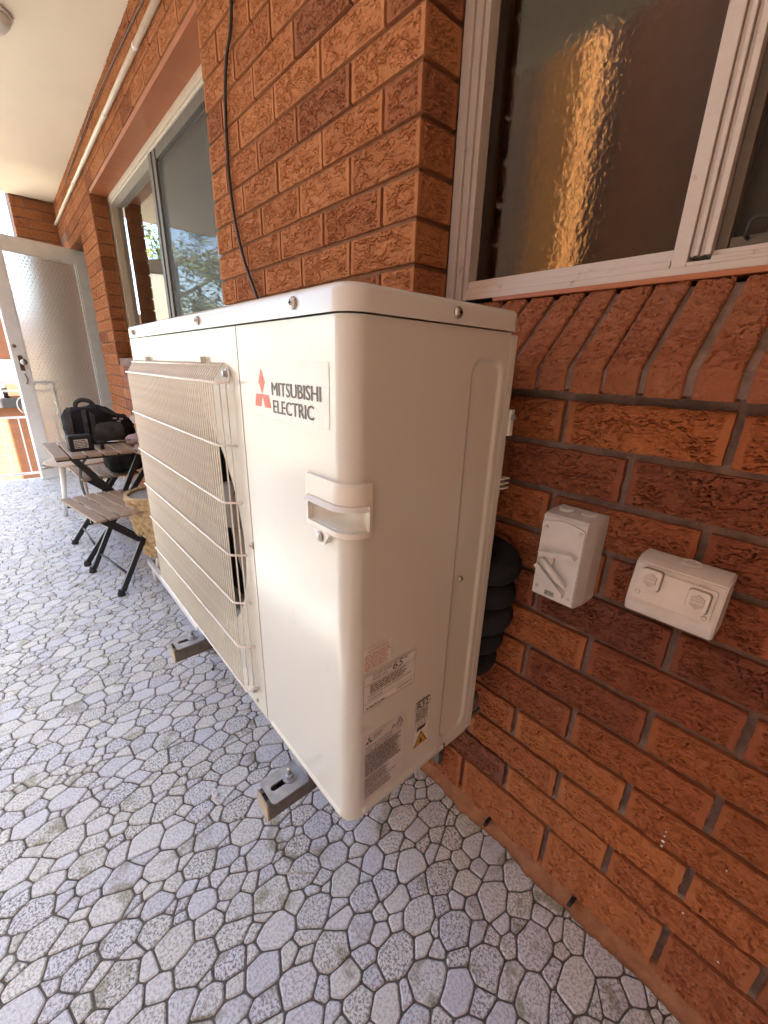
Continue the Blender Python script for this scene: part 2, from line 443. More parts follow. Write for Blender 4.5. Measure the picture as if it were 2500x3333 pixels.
def make_stones():
    rnd = random.Random(11); pts = []; cell = .04; grid = {}
    AY = 1.30; x0, x1, y0, y1 = XE, .75, YE/AY, .0
    def near(x, y, rng):
        gx, gy = int(math.floor(x/cell)), int(math.floor(y/cell)); k = int(rng/cell)+1
        for i in range(gx-k, gx+k+1):
            for j in range(gy-k, gy+k+1):
                for q in grid.get((i, j), ()): yield q
    def put(r, tries, sep):
        for _ in range(tries):
            x = rnd.uniform(x0-.05, x1+.05); y = rnd.uniform(y0-.05, y1+.05); ok = True
            for q in near(x, y, r+.06):
                if (x-q[0])**2+(y-q[1])**2 < ((r+q[2])*sep)**2: ok = False; break
            if ok:
                q = (x, y, r, len(pts)); pts.append(q); grid.setdefault((int(math.floor(x/cell)), int(math.floor(y/cell))), []).append(q)
    put(.031, 2400, .84); put(.024, 8000, .80); put(.016, 24000, .80); put(.0105, 34000, .90); put(.0075, 16000, 1.0)
    GAP = .0016; out = []
    def warp(x, y):
        v = Vector((x*16, y*16, 3.3)); return (x+.0075*noise.noise(v), y+.0075*noise.noise(v+Vector((31, 7, 2))))
    for q in pts:
        x, y, r, i = q; L = .08; poly = [(x-L, y-L), (x+L, y-L), (x+L, y+L), (x-L, y+L)]
        for p in near(x, y, .12):
            if p[3] == i: continue
            dx, dy = p[0]-x, p[1]-y; d2 = dx*dx+dy*dy
            if d2 > .0200: continue
            d = math.sqrt(d2); nx, ny = dx/d, dy/d
            t = (d2+r*r-p[2]*p[2])/(2*d)-GAP
            new = []
            for a in range(len(poly)):
                A, B = poly[a], poly[(a+1) % len(poly)]
                da = (A[0]-x)*nx+(A[1]-y)*ny-t; db = (B[0]-x)*nx+(B[1]-y)*ny-t
                if da <= 0: new.append(A)
                if (da < 0 < db) or (db < 0 < da):
                    s = da/(da-db); new.append((A[0]+(B[0]-A[0])*s, A[1]+(B[1]-A[1])*s))
            poly = new
            if len(poly) < 3: break
        if len(poly) < 3: continue
        # cut the corners (rounded stones), bend the long sides with the warp
        rp = []; n = len(poly)
        for a in range(n):
            A, B = poly[a], poly[(a+1) % n]; l = math.hypot(B[0]-A[0], B[1]-A[1])
            if l < .0025: rp.append(((A[0]+B[0])/2, (A[1]+B[1])/2)); continue
            c = min(.24, .0028/l)
            rp.append((A[0]+(B[0]-A[0])*c, A[1]+(B[1]-A[1])*c))
            if l > .022: rp.append(((A[0]+B[0])/2, (A[1]+B[1])/2))
            rp.append((B[0]+(A[0]-B[0])*c, B[1]+(A[1]-B[1])*c))
        rp = [warp(p[0], p[1]*AY) for p in rp]
        rp = [(min(max(p[0], x0+.002), x1), min(max(p[1], y0*AY+.002), y1-.001)) for p in rp]
        ar = abs(sum(rp[a][0]*rp[(a+1) % len(rp)][1]-rp[(a+1) % len(rp)][0]*rp[a][1] for a in range(len(rp))))/2
        if ar < .000045: continue
        cx = sum(p[0] for p in rp)/len(rp); cy = sum(p[1] for p in rp)/len(rp)
        out.append((cx, cy, ar, rp, rnd.random(), rnd.uniform(-.0006, .0006)))
    return out
stones = make_stones()
def in_view(x, y):
    v = Vector((x, y, 0))-M.translation; d = v.dot(fw)
    if d < .05: return -1
    u, t = v.dot(rt)/d*1352.9/1250, v.dot(up)/d*1352.9/1666
    return d if abs(u) < 1.03 and abs(t) < 1.03 else -1
def stone_geo(rp, cx, cy, dz, org=(0, 0)):
    n = len(rp); v = []; f = []
    for p in rp: v.append((p[0]-org[0], p[1]-org[1], -.006))
    for p in rp: v.append((p[0]-org[0], p[1]-org[1], -.0026+dz))
    for p in rp:
        dx, dy = p[0]-cx, p[1]-cy; d = math.hypot(dx, dy) or 1; k = max(.3, (d-.0028)/d)
        v.append((cx+dx*k-org[0], cy+dy*k-org[1], dz))
    for a in range(n):
        b = (a+1) % n; f.append((a, b, n+b, n+a)); f.append((n+a, n+b, 2*n+b, 2*n+a))
    f.append(tuple(range(2*n, 3*n))); return v, f
ranked = []
for s in stones:
    d = in_view(s[0], s[1])
    if s[1] > -.40 and s[0] < -.45: d2 = -1 if s[1] > -.2 else d
    else: d2 = d
    ranked.append((-(s[2]/(d2**2.6)) if d2 > 0 else 1, s))
ranked.sort(key=lambda q: q[0])
V, F, RN = [], [], []
for i, (k, s) in enumerate(ranked):
    cx, cy, ar, rp, rn, dz = s
    if i < 300 and k < 0:
        v, f = stone_geo(rp, cx, cy, dz, (cx, cy)); me = mkmesh('stone', v, f, M_stone)
        at = me.attributes.new('rnd', 'FLOAT', 'POINT'); at.data.foreach_set('value', [rn]*len(v))
        add('stone', me, floor, (cx, cy, 0))
    else:
        v, f = stone_geo(rp, cx, cy, dz); b = len(V); V += v; F += [tuple(j+b for j in q) for q in f]; RN += [rn]*len(v)
me = mkmesh('stone_paving', V, F, M_stone); at = me.attributes.new('rnd', 'FLOAT', 'POINT'); at.data.foreach_set('value', RN)
o = add('stone_paving', me, floor); o['kind'] = 'stuff'

ZC = 2.622
ceil = MB().box((-5.57, YE, ZC), (XN, 3.6, ZC+.16)).build('balcony_ceiling', M_ceil); ceil['kind'] = 'structure'

# ================================================================== BRICK BUILDING
bld = thing('brick_building', 'orange rock-faced brick building with recessed windows and open white door', 'building', (-2, 0, 0))
BO = Vector((-2, 0, 0))
def P3(x, y, z): return (x-BO.x, y, z)

_bm = {}
def relief(u, v, seed, w_, h_, margin=True):
    q = Vector((u*17+seed*13.1, v*24+seed*7.7, seed))
    wob = noise.noise(q)*1.3+noise.noise(q*2.6)*.65+noise.noise(q*6.0)*.34+noise.noise(q*15)*.16
    ph = v*92+wob*1.8
    i0 = math.floor(ph); fr = ph-i0
    saw = 1-fr if fr > .10 else fr/.10*.9
    saw = min(saw*1.25, 1.0)
    a = .50+1.0*noise.noise(Vector((u*22-seed*3, v*46+seed+i0*3.7, 2.5)))+.45*noise.noise(Vector((u*75, v*90, seed*2.1+i0)))
    a = max(0, min(1, a*1.25))
    fl = noise.noise(Vector((u*24+seed, v*95-seed*5, 9)))+.5*noise.noise(Vector((u*60+seed, v*190, 4)))
    ter = math.floor(fl*3.2)/3.2
    g = noise.noise(Vector((u*170, v*240, seed+.3)))
    cr = math.exp(-((min(fr, 1-fr)/.09)**2))*max(0, min(1, (a-.35)*2.0))
    r = .0040*saw*a+.0030*ter+.0010*g-.0040*cr
    k = 1.0
    if margin:
        e = min(u, w_-u)+.004*noise.noise(Vector((v*90, seed, u*20))); k = max(0, min(1, (e-.009)/.004))
    ez = min(v, h_-v); kk = max(0, min(1, ez/.003))
    return (r*k+.0012*(1-k))*kk-(1-kk)*.0010
def brick_mesh(w_, h_, variant, side=None, mat=None, dep=.06, rough=True, sidedep=.105):
    key = (round(w_, 3), round(h_, 3), variant, side, mat.name, rough)
    if key in _bm: return _bm[key]
    d = .0021 if rough else .03
    nx = max(3, int(w_/d)); nz = max(3, int(h_/.0014)) if rough else 4
    v, f = [], []
    for j in range(nz+1):
        for i in range(nx+1):
            u, t = w_*i/nx, h_*j/nz
            y = -relief(u, t, variant*1.7+.37, w_, h_)*(1.4 if mat is M_brick_low else 1.0) if rough else 0
            eu = .0013*noise.noise(Vector((t*55, variant*3.1, 1+(u > w_/2))))+.0006*noise.noise(Vector((t*190, variant*3.1, 4+(u > w_/2))))
            et = .0012*noise.noise(Vector((u*38, variant*2.3, 7+(t > h_/2))))+.0007*noise.noise(Vector((u*170, variant*2.3, 9+(t > h_/2))))
            v.append((u-w_/2+(eu if rough and i in (0, nx) and not (side and i == nx) else 0), y, t-h_/2+(et if rough and j in (0, nz) and not side else 0)))
    W = nx+1
    for j in range(nz):
        for i in range(nx): a = j*W+i; f.append((a, a+1, a+W+1, a+W))
    base = len(v)
    ring = [i for i in range(nx+1)]+[j*W+nx for j in range(1, nz+1)]+[nz*W+i for i in range(nx-1, -1, -1)]+[j*W for j in range(nz-1, 0, -1)]
    for r in ring: v.append((v[r][0], dep if side is None else sidedep, v[r][2]))
    n = len(ring)
    for k in range(n):
        a, b = ring[k], ring[(k+1) % n]
        if side == '+x' and 0 <= k-nx < nz: continue
        f.append((b, a, base+k, base+(k+1) % n))
    if side == '+x':
        ny = max(3, int(sidedep/d)); s0 = len(v)
        for j in range(nz+1):
            for i in range(ny+1):
                u, t = sidedep*i/ny, h_*j/nz
                rr = relief(u, t, variant*2.3+50, sidedep, h_) if rough else 0
                if i == 0: v.append(v[j*W+nx])
                else: v.append((w_/2+rr, u, t-h_/2))
        for j in range(nz):
            for i in range(ny): a = s0+j*(ny+1)+i; f.append((a, a+1, a+ny+2, a+ny+1))
    me = mkmesh('brick', v, f, mat, False); _bm[key] = me; return me

def lay(part, x0, x1, zs, joints, mat, corner=None, rnd=random.Random(3), yface=0.0, rough=True, hgap=.012, vgap=.0125, skip=None):
    """courses zs = [(z bottom, z top)], joints(k) = phase of the head joints; one object for each brick"""
    for k, (za, zb) in enumerate(zs):
        ph = joints(k); n0 = math.floor((x0-ph)/.24); xs = [x0]; x = ph+n0*.24
        while x < x1:
            if x > x0+.03 and x < x1-.03: xs.append(x)
            x += .24
        xs.append(x1)
        for i, (a, b) in enumerate(zip(xs, xs[1:])):
            la = a+(hgap/2 if i else 0); rb = b-(hgap/2 if b < x1 else 0)
            h_ = zb-za-vgap
            if skip and skip((la+rb)/2, (za+zb)/2): continue
            last = b >= x1 and corner == '+x'
            w_ = rb-la
            jit = rnd.uniform(-.0015, .0015)
            va = rnd.randrange(9) if abs(w_-.23) < .002 else rnd.randrange(3)
            me = brick_mesh(w_, h_, va, '+x' if last else None, mat, rough=rough)
            add('brick', me, part, ((la+rb)/2-BO.x-part.location.x, yface+jit*.6, (za+zb)/2+rnd.uniform(-.001, .001)-part.location.z), (0, rnd.uniform(-.003, .003), 0))

ZT = 1.109; C = .086
FLECKS = [(.3535, .344, .0022), (.3531, .356, .0028), (.3527, .369, .0018), (.3527, .380, .0015), (.411, .237, .0020), (.438, .388, .0013), (.473, .195, .002)]
# --- wall below the near window, courses from the floor fillet up to the sill
wall = MB().box(P3(-4.32, .0115, 0), P3(.995, .25, 1.16)).build('lower_wall', M_mortar, bld)
zs = [(ZT-C*(k+1), ZT-C*k) for k in range(12)]; zs[-1] = (.030, zs[-1][1])
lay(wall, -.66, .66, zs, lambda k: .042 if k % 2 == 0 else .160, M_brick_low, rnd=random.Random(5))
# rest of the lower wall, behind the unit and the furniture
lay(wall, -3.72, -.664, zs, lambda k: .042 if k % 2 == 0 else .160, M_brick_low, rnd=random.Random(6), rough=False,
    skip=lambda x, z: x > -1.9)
# mortar fillet along the floor: uneven lip
v, f = [], []; rr = random.Random(2); NX = 900
for i in range(NX+1):
    x = -4.0+4.7*i/NX; e = .010*noise.noise(Vector((x*9, 0, 0)))+.006*noise.noise(Vector((x*40, 3, 0)))+.003*noise.noise(Vector((x*120, 5, 0)))
    for (y, z) in ((.02, .052+e*.9), (.001+e*.2, .047+e*.9), (-.004+e*.3, .032+e*.5), (-.008+e*.4, .014+e*.3), (-.016+e*1.1, .0008), (.02, -.001)):
        v.append((x-BO.x, y, z))
for i in range(NX):
    for j in range(5): a = i*6+j; f.append((a, a+1, a+7, a+6))
o = add('mortar_fillet', mkmesh('mortar_fillet', v, f, M_fillet, True), bld)
# weep holes
for (x, z) in ((.02, .036), (.245, .038)):
    MB().box((-.004, -.016, -.009), (.004, .004, .009)).build('weep_hole', M_dark, bld, loc=P3(x, -.006, z), rot=(0, R(12), 0))

for (x, z, r_) in FLECKS:
    MB().lathe([(r_, .0), (r_*.7, -.0006), (0, -.0008)], 8, P3(x, -.0050, z), 'y').build('paint_fleck', M_rail, wall)
# --- pier between the windows
pier = MB().box(P3(-1.438, .0105, 1.16), P3(-.366, .25, 2.62)).build('brick_pier', M_mortar_warm, bld)
pz = [(1.366+.088*(k-3), 1.366+.088*(k-2)) for k in range(17)]; pz = [(a, min(b, 2.622)) for a, b in pz if a > 1.11]
def pier_lay(x0, x1, rnd):
    for k, (za, zb) in enumerate(pz):
        if zb-za < .03: continue
        xs = [x1]; x = x1-(.115 if k % 2 else .235)
        while x > x0+.04: xs.append(x); x -= .24
        xs.append(x0); xs = xs[::-1]
        for i, (a, b) in enumerate(zip(xs, xs[1:])):
            la = a+(.005 if i else 0); rb = b-(.005 if i < len(xs)-2 else 0); w_ = rb-la; last = i == len(xs)-2
            va = rnd.randrange(9) if abs(w_-.23) < .003 else rnd.randrange(4)
            me = brick_mesh(w_, zb-za-.011, va, '+x' if last else None, M_brick)
            add('brick', me, pier, ((la+rb)/2-BO.x, rnd.uniform(-.0012, .0012), (za+zb)/2), (0, rnd.uniform(-.003, .003), 0))
pier_lay(-1.447, -.355, random.Random(8))

# --- band over the far window and the narrow pier towards the door
band = MB().box(P3(-5.60, .0105, 2.305), P3(-1.45, .25, 2.622)).build('brick_band', M_mortar_warm, bld)
bz = [(2.300, 2.386), (2.386, 2.472), (2.472, 2.558), (2.558, 2.622)]
lay(band, -5.58, -1.452, bz, lambda k: .05+(.12 if k % 2 else 0), M_brick, rnd=random.Random(12))
npier = MB().box(P3(-4.32, .0105, .10), P3(-3.735, .108, 2.300)).build('brick_pier', M_mortar_warm, bld)
nz_ = [(.163+.086*k, .163+.086*(k+1)) for k in range(24)] + [(2.227, 2.298)]
for k, (a, b) in enumerate(nz_):
    rnd = random.Random(k)
    for (xa, xb) in (((-4.335, -3.965), (-3.955, -3.725)) if k % 2 else ((-4.335, -4.085), (-4.075, -3.725))):
        w_ = xb-xa; me = brick_mesh(w_, b-a-.010, rnd.randrange(2), '+x' if xb > -3.8 else None, M_brick)
        add('brick', me, npier, P3((xa+xb)/2, rnd.uniform(-.001, .001), (a+b)/2))
# far wall beyond the door and the wing that returns towards the rail
MB().box(P3(-5.60, .0, .0), P3(-5.14, .25, 2.30)).build('wall_beyond_door', M_farbrick, bld)
wing = MB().box(P3(-6.10, -.34, -3), P3(-5.612, .30, 5.0)).build('wing_wall', M_mortar, bld)
for k in range(11):
    z = 2.10+.086*k; rnd = random.Random(40+k)
    for (ya, yb) in (((-.345, -.235), (-.225, .005)) if k % 2 else ((-.345, -.115), (-.105, .005))):
        me = brick_mesh(yb-ya, .076, rnd.randrange(3), None, M_brick)
        add('brick', me, wing, P3(-5.60, (ya+yb)/2, z+.043), (0, 0, PI/2))

MB().box(P3(-5.57, YE+.02, ZC+.162), P3(XN, 3.6, 9.0)).build('added_shade_storey', M_oppbrick, bld)  # unseen upper block, added to keep the sun off the far building
# --- lintel soffit of the far window, door head
MB().box(P3(-3.72, .004, 2.272), P3(-1.44, .12, 2.2985)).build('lintel', M_lintel, bld)
dh = MB().box(P3(-5.13, .0105, 2.142), P3(-4.335, .12, 2.304)).build('door_head', M_mortar_warm, bld)
lay(dh, -5.13, -4.337, [(2.128, 2.214), (2.214, 2.300)], lambda k: .05+(.12 if k % 2 else 0), M_brick, rnd=random.Random(14))

# --- sloping sill bricks under the near window
sill = MB().prism([P3(-.37, .108, 1.2815), P3(-.37, -.0235, 1.1545), P3(-.37, -.0235, 1.1225), P3(-.37, .10, 1.13)], (1.05, 0, 0)).build('window_sill', M_mortar, bld)
def sill_brick(variant):
    w_ = .0475; L = .188; v, f = [], []; nu, nl = 24, 100
    ang = math.atan2(1.298-1.158, .115+.030)
    dy, dz = math.cos(ang), math.sin(ang)
    path = [(-.030, 1.1185+t*.0395/14, 0) for t in range(15)]
    for t in range(1, nl+1):
        s = L*t/nl; path.append((-.030+dy*s, 1.158+dz*s, 1))
    for j, (y, z, k) in enumerate(path):
        for i in range(nu+1):
            u = w_*i/nu; s = j*.0019
            q = Vector((u*70+variant*7, s*150, variant*3.1)); n1 = noise.noise(q); n2 = noise.noise(q*2.7)
            r = relief(u+.03, s+.02, variant*3.3+80, .3, .30)*(.9 if abs(j-14) > 1 else .25)
            r = r if k else r*.45
            e = min(u, w_-u); r -= .0022*(1-min(1, e/.003))**2
            ny, nz2 = (-1, 0) if k == 0 else (-dz, dy)
            v.append((u-w_/2, y+ny*r, z+nz2*r))
    W = nu+1
    for j in range(len(path)-1):
        for i in range(nu): a = j*W+i; f.append((a, a+1, a+W+1, a+W))
    n0 = len(v)
    for j in range(len(path)):
        for i in (0, nu):
            p = v[j*W+i]; k = path[j][2]; ny, nz2 = (0.03, 0) if k == 0 else (dz*.03, -dy*.03)
            v.append((p[0], p[1]+ny, p[2]+nz2))
    for j in range(len(path)-1):
        a, b = j*W, (j+1)*W; f.append((a, b, n0+2*(j+1), n0+2*j))
        a, b = j*W+nu, (j+1)*W+nu; f.append((b, a, n0+2*j+1, n0+2*(j+1)+1))
    nb = len(v); v += [(-w_/2, .05, 1.1185), (w_/2, .05, 1.1185)]; f.append((0, nb, nb+1, nu))
    return mkmesh('brick', v, f, M_sillbrick, False)
sv = [sill_brick(i) for i in range(7)]
for i in range(14):
    x = -.323+.0573*i; rnd = random.Random(i)
    add('brick', sv[i % 7], sill, P3(x, rnd.uniform(-.002, .002), rnd.uniform(-.001, .001)), (0, rnd.uniform(-.003, .003), rnd.uniform(-.004, .004)))

# --- near window: aluminium frame, rippled pane, sliding sash with screen
win = node('window', bld, P3(-.1, .11, 1.30)); WO = Vector((-.1, .11, 1.30))
def W3(x, y, z): return (x-WO.x, y-WO.y, z-WO.z)
def wbox(name, a, b, mat, bev=.0015, parent=win): return MB().box(W3(*a), W3(*b), bev).build(name, mat, parent)
fr = MB()
for (a, b) in (((-.353, .108, 1.300), (-.330, .20, 2.62)), ((-.329, .114, 1.300), (-.312, .20, 2.62)), ((-.311, .120, 1.300), (-.298, .20, 2.62)),):
    fr.box(W3(*a), W3(*b), .0015)
fr.build('frame', M_alu, win)
fb = MB()
for (a, b) in (((-.297, .106, 1.2995), (.80, .20, 1.3115)), ((-.297, .113, 1.3125), (.118, .20, 1.3240)), ((-.297, .120, 1.3245), (.118, .20, 1.3400))):
    fb.box(W3(*a), W3(*b), .001)
fb.build('bottom_rail', M_alu, win)
mu = MB()
for (a, b) in (((.1195, .112, 1.312), (.141, .20, 2.62)), ((.142, .117, 1.3255), (.1475, .20, 2.62)), ((.1485, .111, 1.3255), (.1545, .20, 2.62)), ((.1555, .117, 1.3255), (.1605, .20, 2.62)), ((.1615, .112, 1.3255), (.1705, .20, 2.62))):
    mu.box(W3(*a), W3(*b), .001)
mu.build('mullion', M_alu, win)
sr = MB()
for (a, b) in (((.142, .109, 1.3118), (.80, .20, 1.3175)), ((.1715, .115, 1.3180), (.80, .20, 1.3235)), ((.1715, .119, 1.3240), (.80, .20, 1.3310))):
    sr.box(W3(*a), W3(*b), .001)
sr.build('sash_rail', M_alu, win)
wbox('pane', (-.300, .150, 1.335), (.122, .154, 2.62), M_obscure, 0)
sf = MB()
for (a, b) in (((.1715, .128, 1.332), (.186, .16, 2.62)), ((.187, .130, 1.332), (.80, .16, 1.347))): sf.box(W3(*a), W3(*b), .001)
sf.build('screen_frame', M_screenframe, win)
wbox('insect_screen', (.186, .145, 1.347), (.80, .146, 2.62), M_screen, 0)
wbox('sash_pane', (.172, .176, 1.335), (.80, .180, 2.62), M_clear, 0)
MB().tube([W3(.208, .131, 1.342), W3(.206, .122, 1.345), W3(.208, .120, 1.362), W3(.213, .120, 1.366), W3(.250, .120, 1.366), W3(.256, .122, 1.360), W3(.256, .131, 1.342)], .0028, 8).build('handle', M_blacksteel, win, True)
MB().lathe([(.0, -.008), (.007, -.008), (.009, 0), (.009, .006)], 12, W3(.238, .128, 1.349), 'y').build('latch', M_blacksteel, win, True)
# timber strip and gap under the frame
stp = MB(); stp.box(W3(-.21, .098, 1.2900), W3(.80, .16, 1.2988), .0015); stp.build('timber_strip', M_lintel, win)
wbox('blind', (-.95, .30, 1.2), (.85, .305, 2.62), M_blind, 0)
# room behind the windows
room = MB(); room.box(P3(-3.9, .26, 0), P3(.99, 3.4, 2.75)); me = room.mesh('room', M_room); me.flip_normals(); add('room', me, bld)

# --- far window
win2 = node('window', bld, P3(-2.57, .11, 1.30)); WO2 = Vector((-2.57, .11, 1.30))
def V3(x, y, z): return (x-WO2.x, y-WO2.y, z-WO2.z)
f2 = MB()
for (a, b) in (((-3.79, .108, 1.25), (-3.755, .20, 2.271)), ((-3.754, .116, 1.25), (-3.735, .20, 2.271)), ((-3.734, .122, 1.25), (-3.700, .20, 2.271)),
               ((-3.6995, .108, 2.236), (-1.40, .20, 2.271)), ((-3.6995, .116, 2.222), (-1.40, .20, 2.2352)), ((-3.6995, .100, 1.25), (-1.40, .20, 1.30))):
    f2.box(V3(*a), V3(*b), .0015)
f2.build('frame', M_alu_far, win2)
f3 = MB()
for (a, b) in (((-2.600, .112, 1.30), (-2.555, .15, 2.221)), ((-2.554, .118, 1.30), (-2.500, .15, 2.221)), ((-2.499, .122, 2.175), (-1.40, .15, 2.221)), ((-2.499, .122, 1.30), (-1.40, .15, 1.34)), ((-1.47, .122, 1.341), (-1.40, .15, 2.174))):
    f3.box(V3(*a), V3(*b), .0015)
f3.build('sliding_sash', M_screenframe, win2)
MB().box(V3(-3.70, .165, 1.30), V3(-2.52, .169, 2.222)).build('pane', M_clear, win2)
MB().box(V3(-2.50, .135, 1.34), V3(-1.47, .139, 2.175)).build('pane', M_clear, win2)
MB().box(V3(-2.50, .126, 1.34), V3(-1.47, .127, 2.175)).build('insect_screen', M_screen, win2)
cv, cf = [], []
for i in range(121):
    x = -3.75+.95*i/120; y = .285+.02*math.sin(i*.8)+.006*noise.noise(Vector((i*.3, 0, 0)))
    cv += [(x-WO2.x, y-WO2.y, 1.0-WO2.z), (x-WO2.x, y-WO2.y, 2.3-WO2.z)]
for i in range(120): cf.append((2*i, 2*i+2, 2*i+3, 2*i+1))
add('curtain', mkmesh('curtain', cv, cf, M_curtain, True), win2)

# --- white door standing open past a right angle
DA = Vector((-4.83, -.633, 0)); DB = Vector((-5.105, .128, 0)); dd = (DB-DA); DW = dd.length
door = node('door', bld, P3(DB.x, DB.y, 0)); door.rotation_euler = (0, 0, math.atan2(-dd.y, -dd.x))
# local x runs from the hinge (0) to the free edge (DW); the camera sees local +y side
DH = 2.135
leaf = MB()
for (a, b) in (((0, -.02, .012), (.118, .02, DH)), ((DW-.105, -.02, .012), (DW, .02, DH)), ((.1185, -.0195, .012), (DW-.1055, .0195, .345)), ((.1185, -.0195, DH-.118), (DW-.1055, .0195, DH))):
    leaf.box(a, b, .002)
leaf.build('leaf', M_white, door)
MB().box((.112, -.004, .34), (DW-.10, .004, DH-.112)).build('glass_pane', M_doorglass, door)
bd = MB()
for (a, b) in (((.119, .0045, .3455), (.131, .017, DH-.1185)), ((DW-.118, .0045, .3455), (DW-.106, .017, DH-.1185)), ((.1315, .0045, .3455), (DW-.1185, .017, .357)), ((.1315, .0045, DH-.130), (DW-.1185, .017, DH-.1185))):
    bd.box(a, b, .002)
bd.build('glazing_bead', M_white, door)
SG = -1 if (camo.location-DB).dot(Vector((-math.sin(door.rotation_euler.z), math.cos(door.rotation_euler.z), 0))) < 0 else 1
M_brass = simple('dull_brass', (.22, .18, .13), .35, .9, var=.3, scale=60)
MB().box((DW-.072, SG*.0205, 1.03), (DW-.038, SG*.0245, 1.16), .001).build('lock_plate', M_brass, door)
MB().lathe([(.008, 0), (.008, SG*.03), (.022, SG*.034), (.028, SG*.048), (.022, SG*.062), (0, SG*.066)], 20, (DW-.055, SG*.024, 1.105), 'y').build('knob', M_screw, door, True)
MB().lathe([(.016, 0), (.016, SG*.005), (.006, SG*.008), (0, SG*.008)], 16, (DW-.03, SG*.0205, 1.238), 'y').build('key_cylinder', M_screw, door)
MB().tube([(DW-.06, SG*.022, 1.00), (DW-.06, SG*.03, .99), (DW-.066, SG*.04, .955), (DW-.06, SG*.035, .925), (DW-.052, SG*.04, .915)], .006, 8).build('coat_hook', M_brass, door, True)
bt = MB(); bt.box((DW-.115, SG*.0205, .105), (DW-.02, SG*.026, .150), .001); bt.build('bolt_plate', M_screw, door)
bt = MB(); bt.tube([(DW-.13, SG*.034, .128), (DW+.005, SG*.034, .128)], .007, 10); bt.build('bolt', M_screw, door, True)
MB().box(P3(-5.145, .02, 0), P3(-5.115, .115, 2.135), .002).build('door_frame', M_white, bld)
MB().box(P3(-4.338, .02, .1), P3(-4.322, .1155, 2.135), .002).build('door_frame', M_white, bld)
MB().box(P3(-5.114, .17, 0), P3(-4.34, .2, 2.17)).build('doorway_dark_sheet', M_room, bld)  # dark sheet closing the doorway, the room's gloom put into its colour

# ================================================================== NEIGHBOURING STRUCTURES
ew = MB().box((XN, YE, -.2), (XN+.25, .3, 2.8)).build('end_wall', M_sidebrick); tag(ew, 'brick end wall closing the balcony behind the camera', 'wall')
# outer railing, white balusters
def railing(label, p, q, n, h=.92):
    p = Vector(p); q = Vector(q); d = (q-p); L = d.length
    t = thing('railing', label, 'railing', p, math.atan2(d.y, d.x))
    for z, th in ((.055, .012), (.60, .010), (.845, .010), (h, .018)):
        MB().box((0, -.010, z-th), (L, .010, z+th), .003).build('rail', M_rail, t)
    me = MB().box((-.006, -.006, .0675), (.006, .006, .5895), .001).mesh('baluster', M_rail)
    for i in range(n):
        add('baluster', me, t, (L*(i+.5)/n, 0, 0))
    m2 = MB().tube([(0, 0, .61)]+[(.055*math.sin(a)*(.35+a/9), 0, .722-.085*math.cos(a)*(.35+a/9)) for a in [i*.35 for i in range(18)]]+[(.0, 0, .835)], .005, 6).mesh('scroll', M_rail, True)
    for i in range(max(1, n//2)): add('scroll', m2, t, (L*(2*i+1)/n, 0, 0))
    m3 = MB().box((-.010, -.010, -.004), (.010, .010, h-.019), .002).mesh('post', M_rail)
    for x in (.012, L-.012): add('post', m3, t, (x, 0, 0))
    return t
railing('white scrolled railing across the far end of the balcony behind the door', (-4.955, -1.30, .0), (-4.955, -.36, .0), 7)
railing('long white railing along the open outer side of the balcony', (XN-.02, YE+.03, .0), (-4.90, YE+.03, .0), 45)

fb_ = thing('far_building', 'sunlit red brick building seen through the far railing', 'building', (-9.0, 0, -3))
MB().box((-3, -1.1, 0), (0, 4, 3.35)).build('lower_wall', M_farbrick, fb_)
MB().box((-.4, -1.1, 3.35), (.12, 4, 3.50), .01).build('ledge', simple('dark_ledge', (.05, .047, .043), .8), fb_)
MB().box((-3, -1.1, 3.50), (-.4, 4, 4.1)).build('parapet_wall', M_creamwall, fb_)
MB().box((-3, -1.1, 4.1), (-.55, 4, 5.0)).build('upper_wall', M_farbrick, fb_)
pot = thing('plant_pot', 'small black plant pot on the ledge of the far building', 'plant pot', (-9.12, -.70, .503))
MB().lathe([(.05, 0), (.07, .0), (.095, .15), (.085, .15), (.08, .12)], 18).build('pot', M_rubber, pot, True)
for i in range(9):
    a = i*2.1; MB().tube([(0, 0, .1), (.04*math.cos(a), .04*math.sin(a), .22), (.12*math.cos(a), .12*math.sin(a), .28+.02*(i % 3))], [.006, .005, .002], 5).build('stem', M_bark, pot)
pl = thing('planter_box', 'terracotta planter standing on the ledge behind the railing', 'planter', (-9.12, -.55, .503))
MB().prism([(-.1, -.14, 0), (.1, -.14, 0), (.1, .14, 0), (-.1, .14, 0)], (0, 0, .02)).build('foot', M_lintel, pl)
MB().box((-.11, -.16, .021), (.11, .16, .22), .012).build('box', simple('cream_terracotta', (.6, .4, .22), .8), pl)

cw = MB().box((-11, -1.80, -3), (-8.8, -1.18, 2.72)).build('cream_house', M_creamwall); tag(cw, 'cream rendered house mirrored low in the far window', 'house')
ob = thing('opposite_building', 'tall shaded brick building opposite the balcony mirrored in the obscure pane', 'building', (0, -5.9, -3))
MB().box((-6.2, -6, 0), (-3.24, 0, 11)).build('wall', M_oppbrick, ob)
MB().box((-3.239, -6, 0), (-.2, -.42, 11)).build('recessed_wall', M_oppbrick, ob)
MB().box((-3.8, .002, 0), (-3.20, .45, 11)).build('streak_buttress', M_streakbrick, ob)  # unseen fin, added so its sunlit face mirrors as a streak

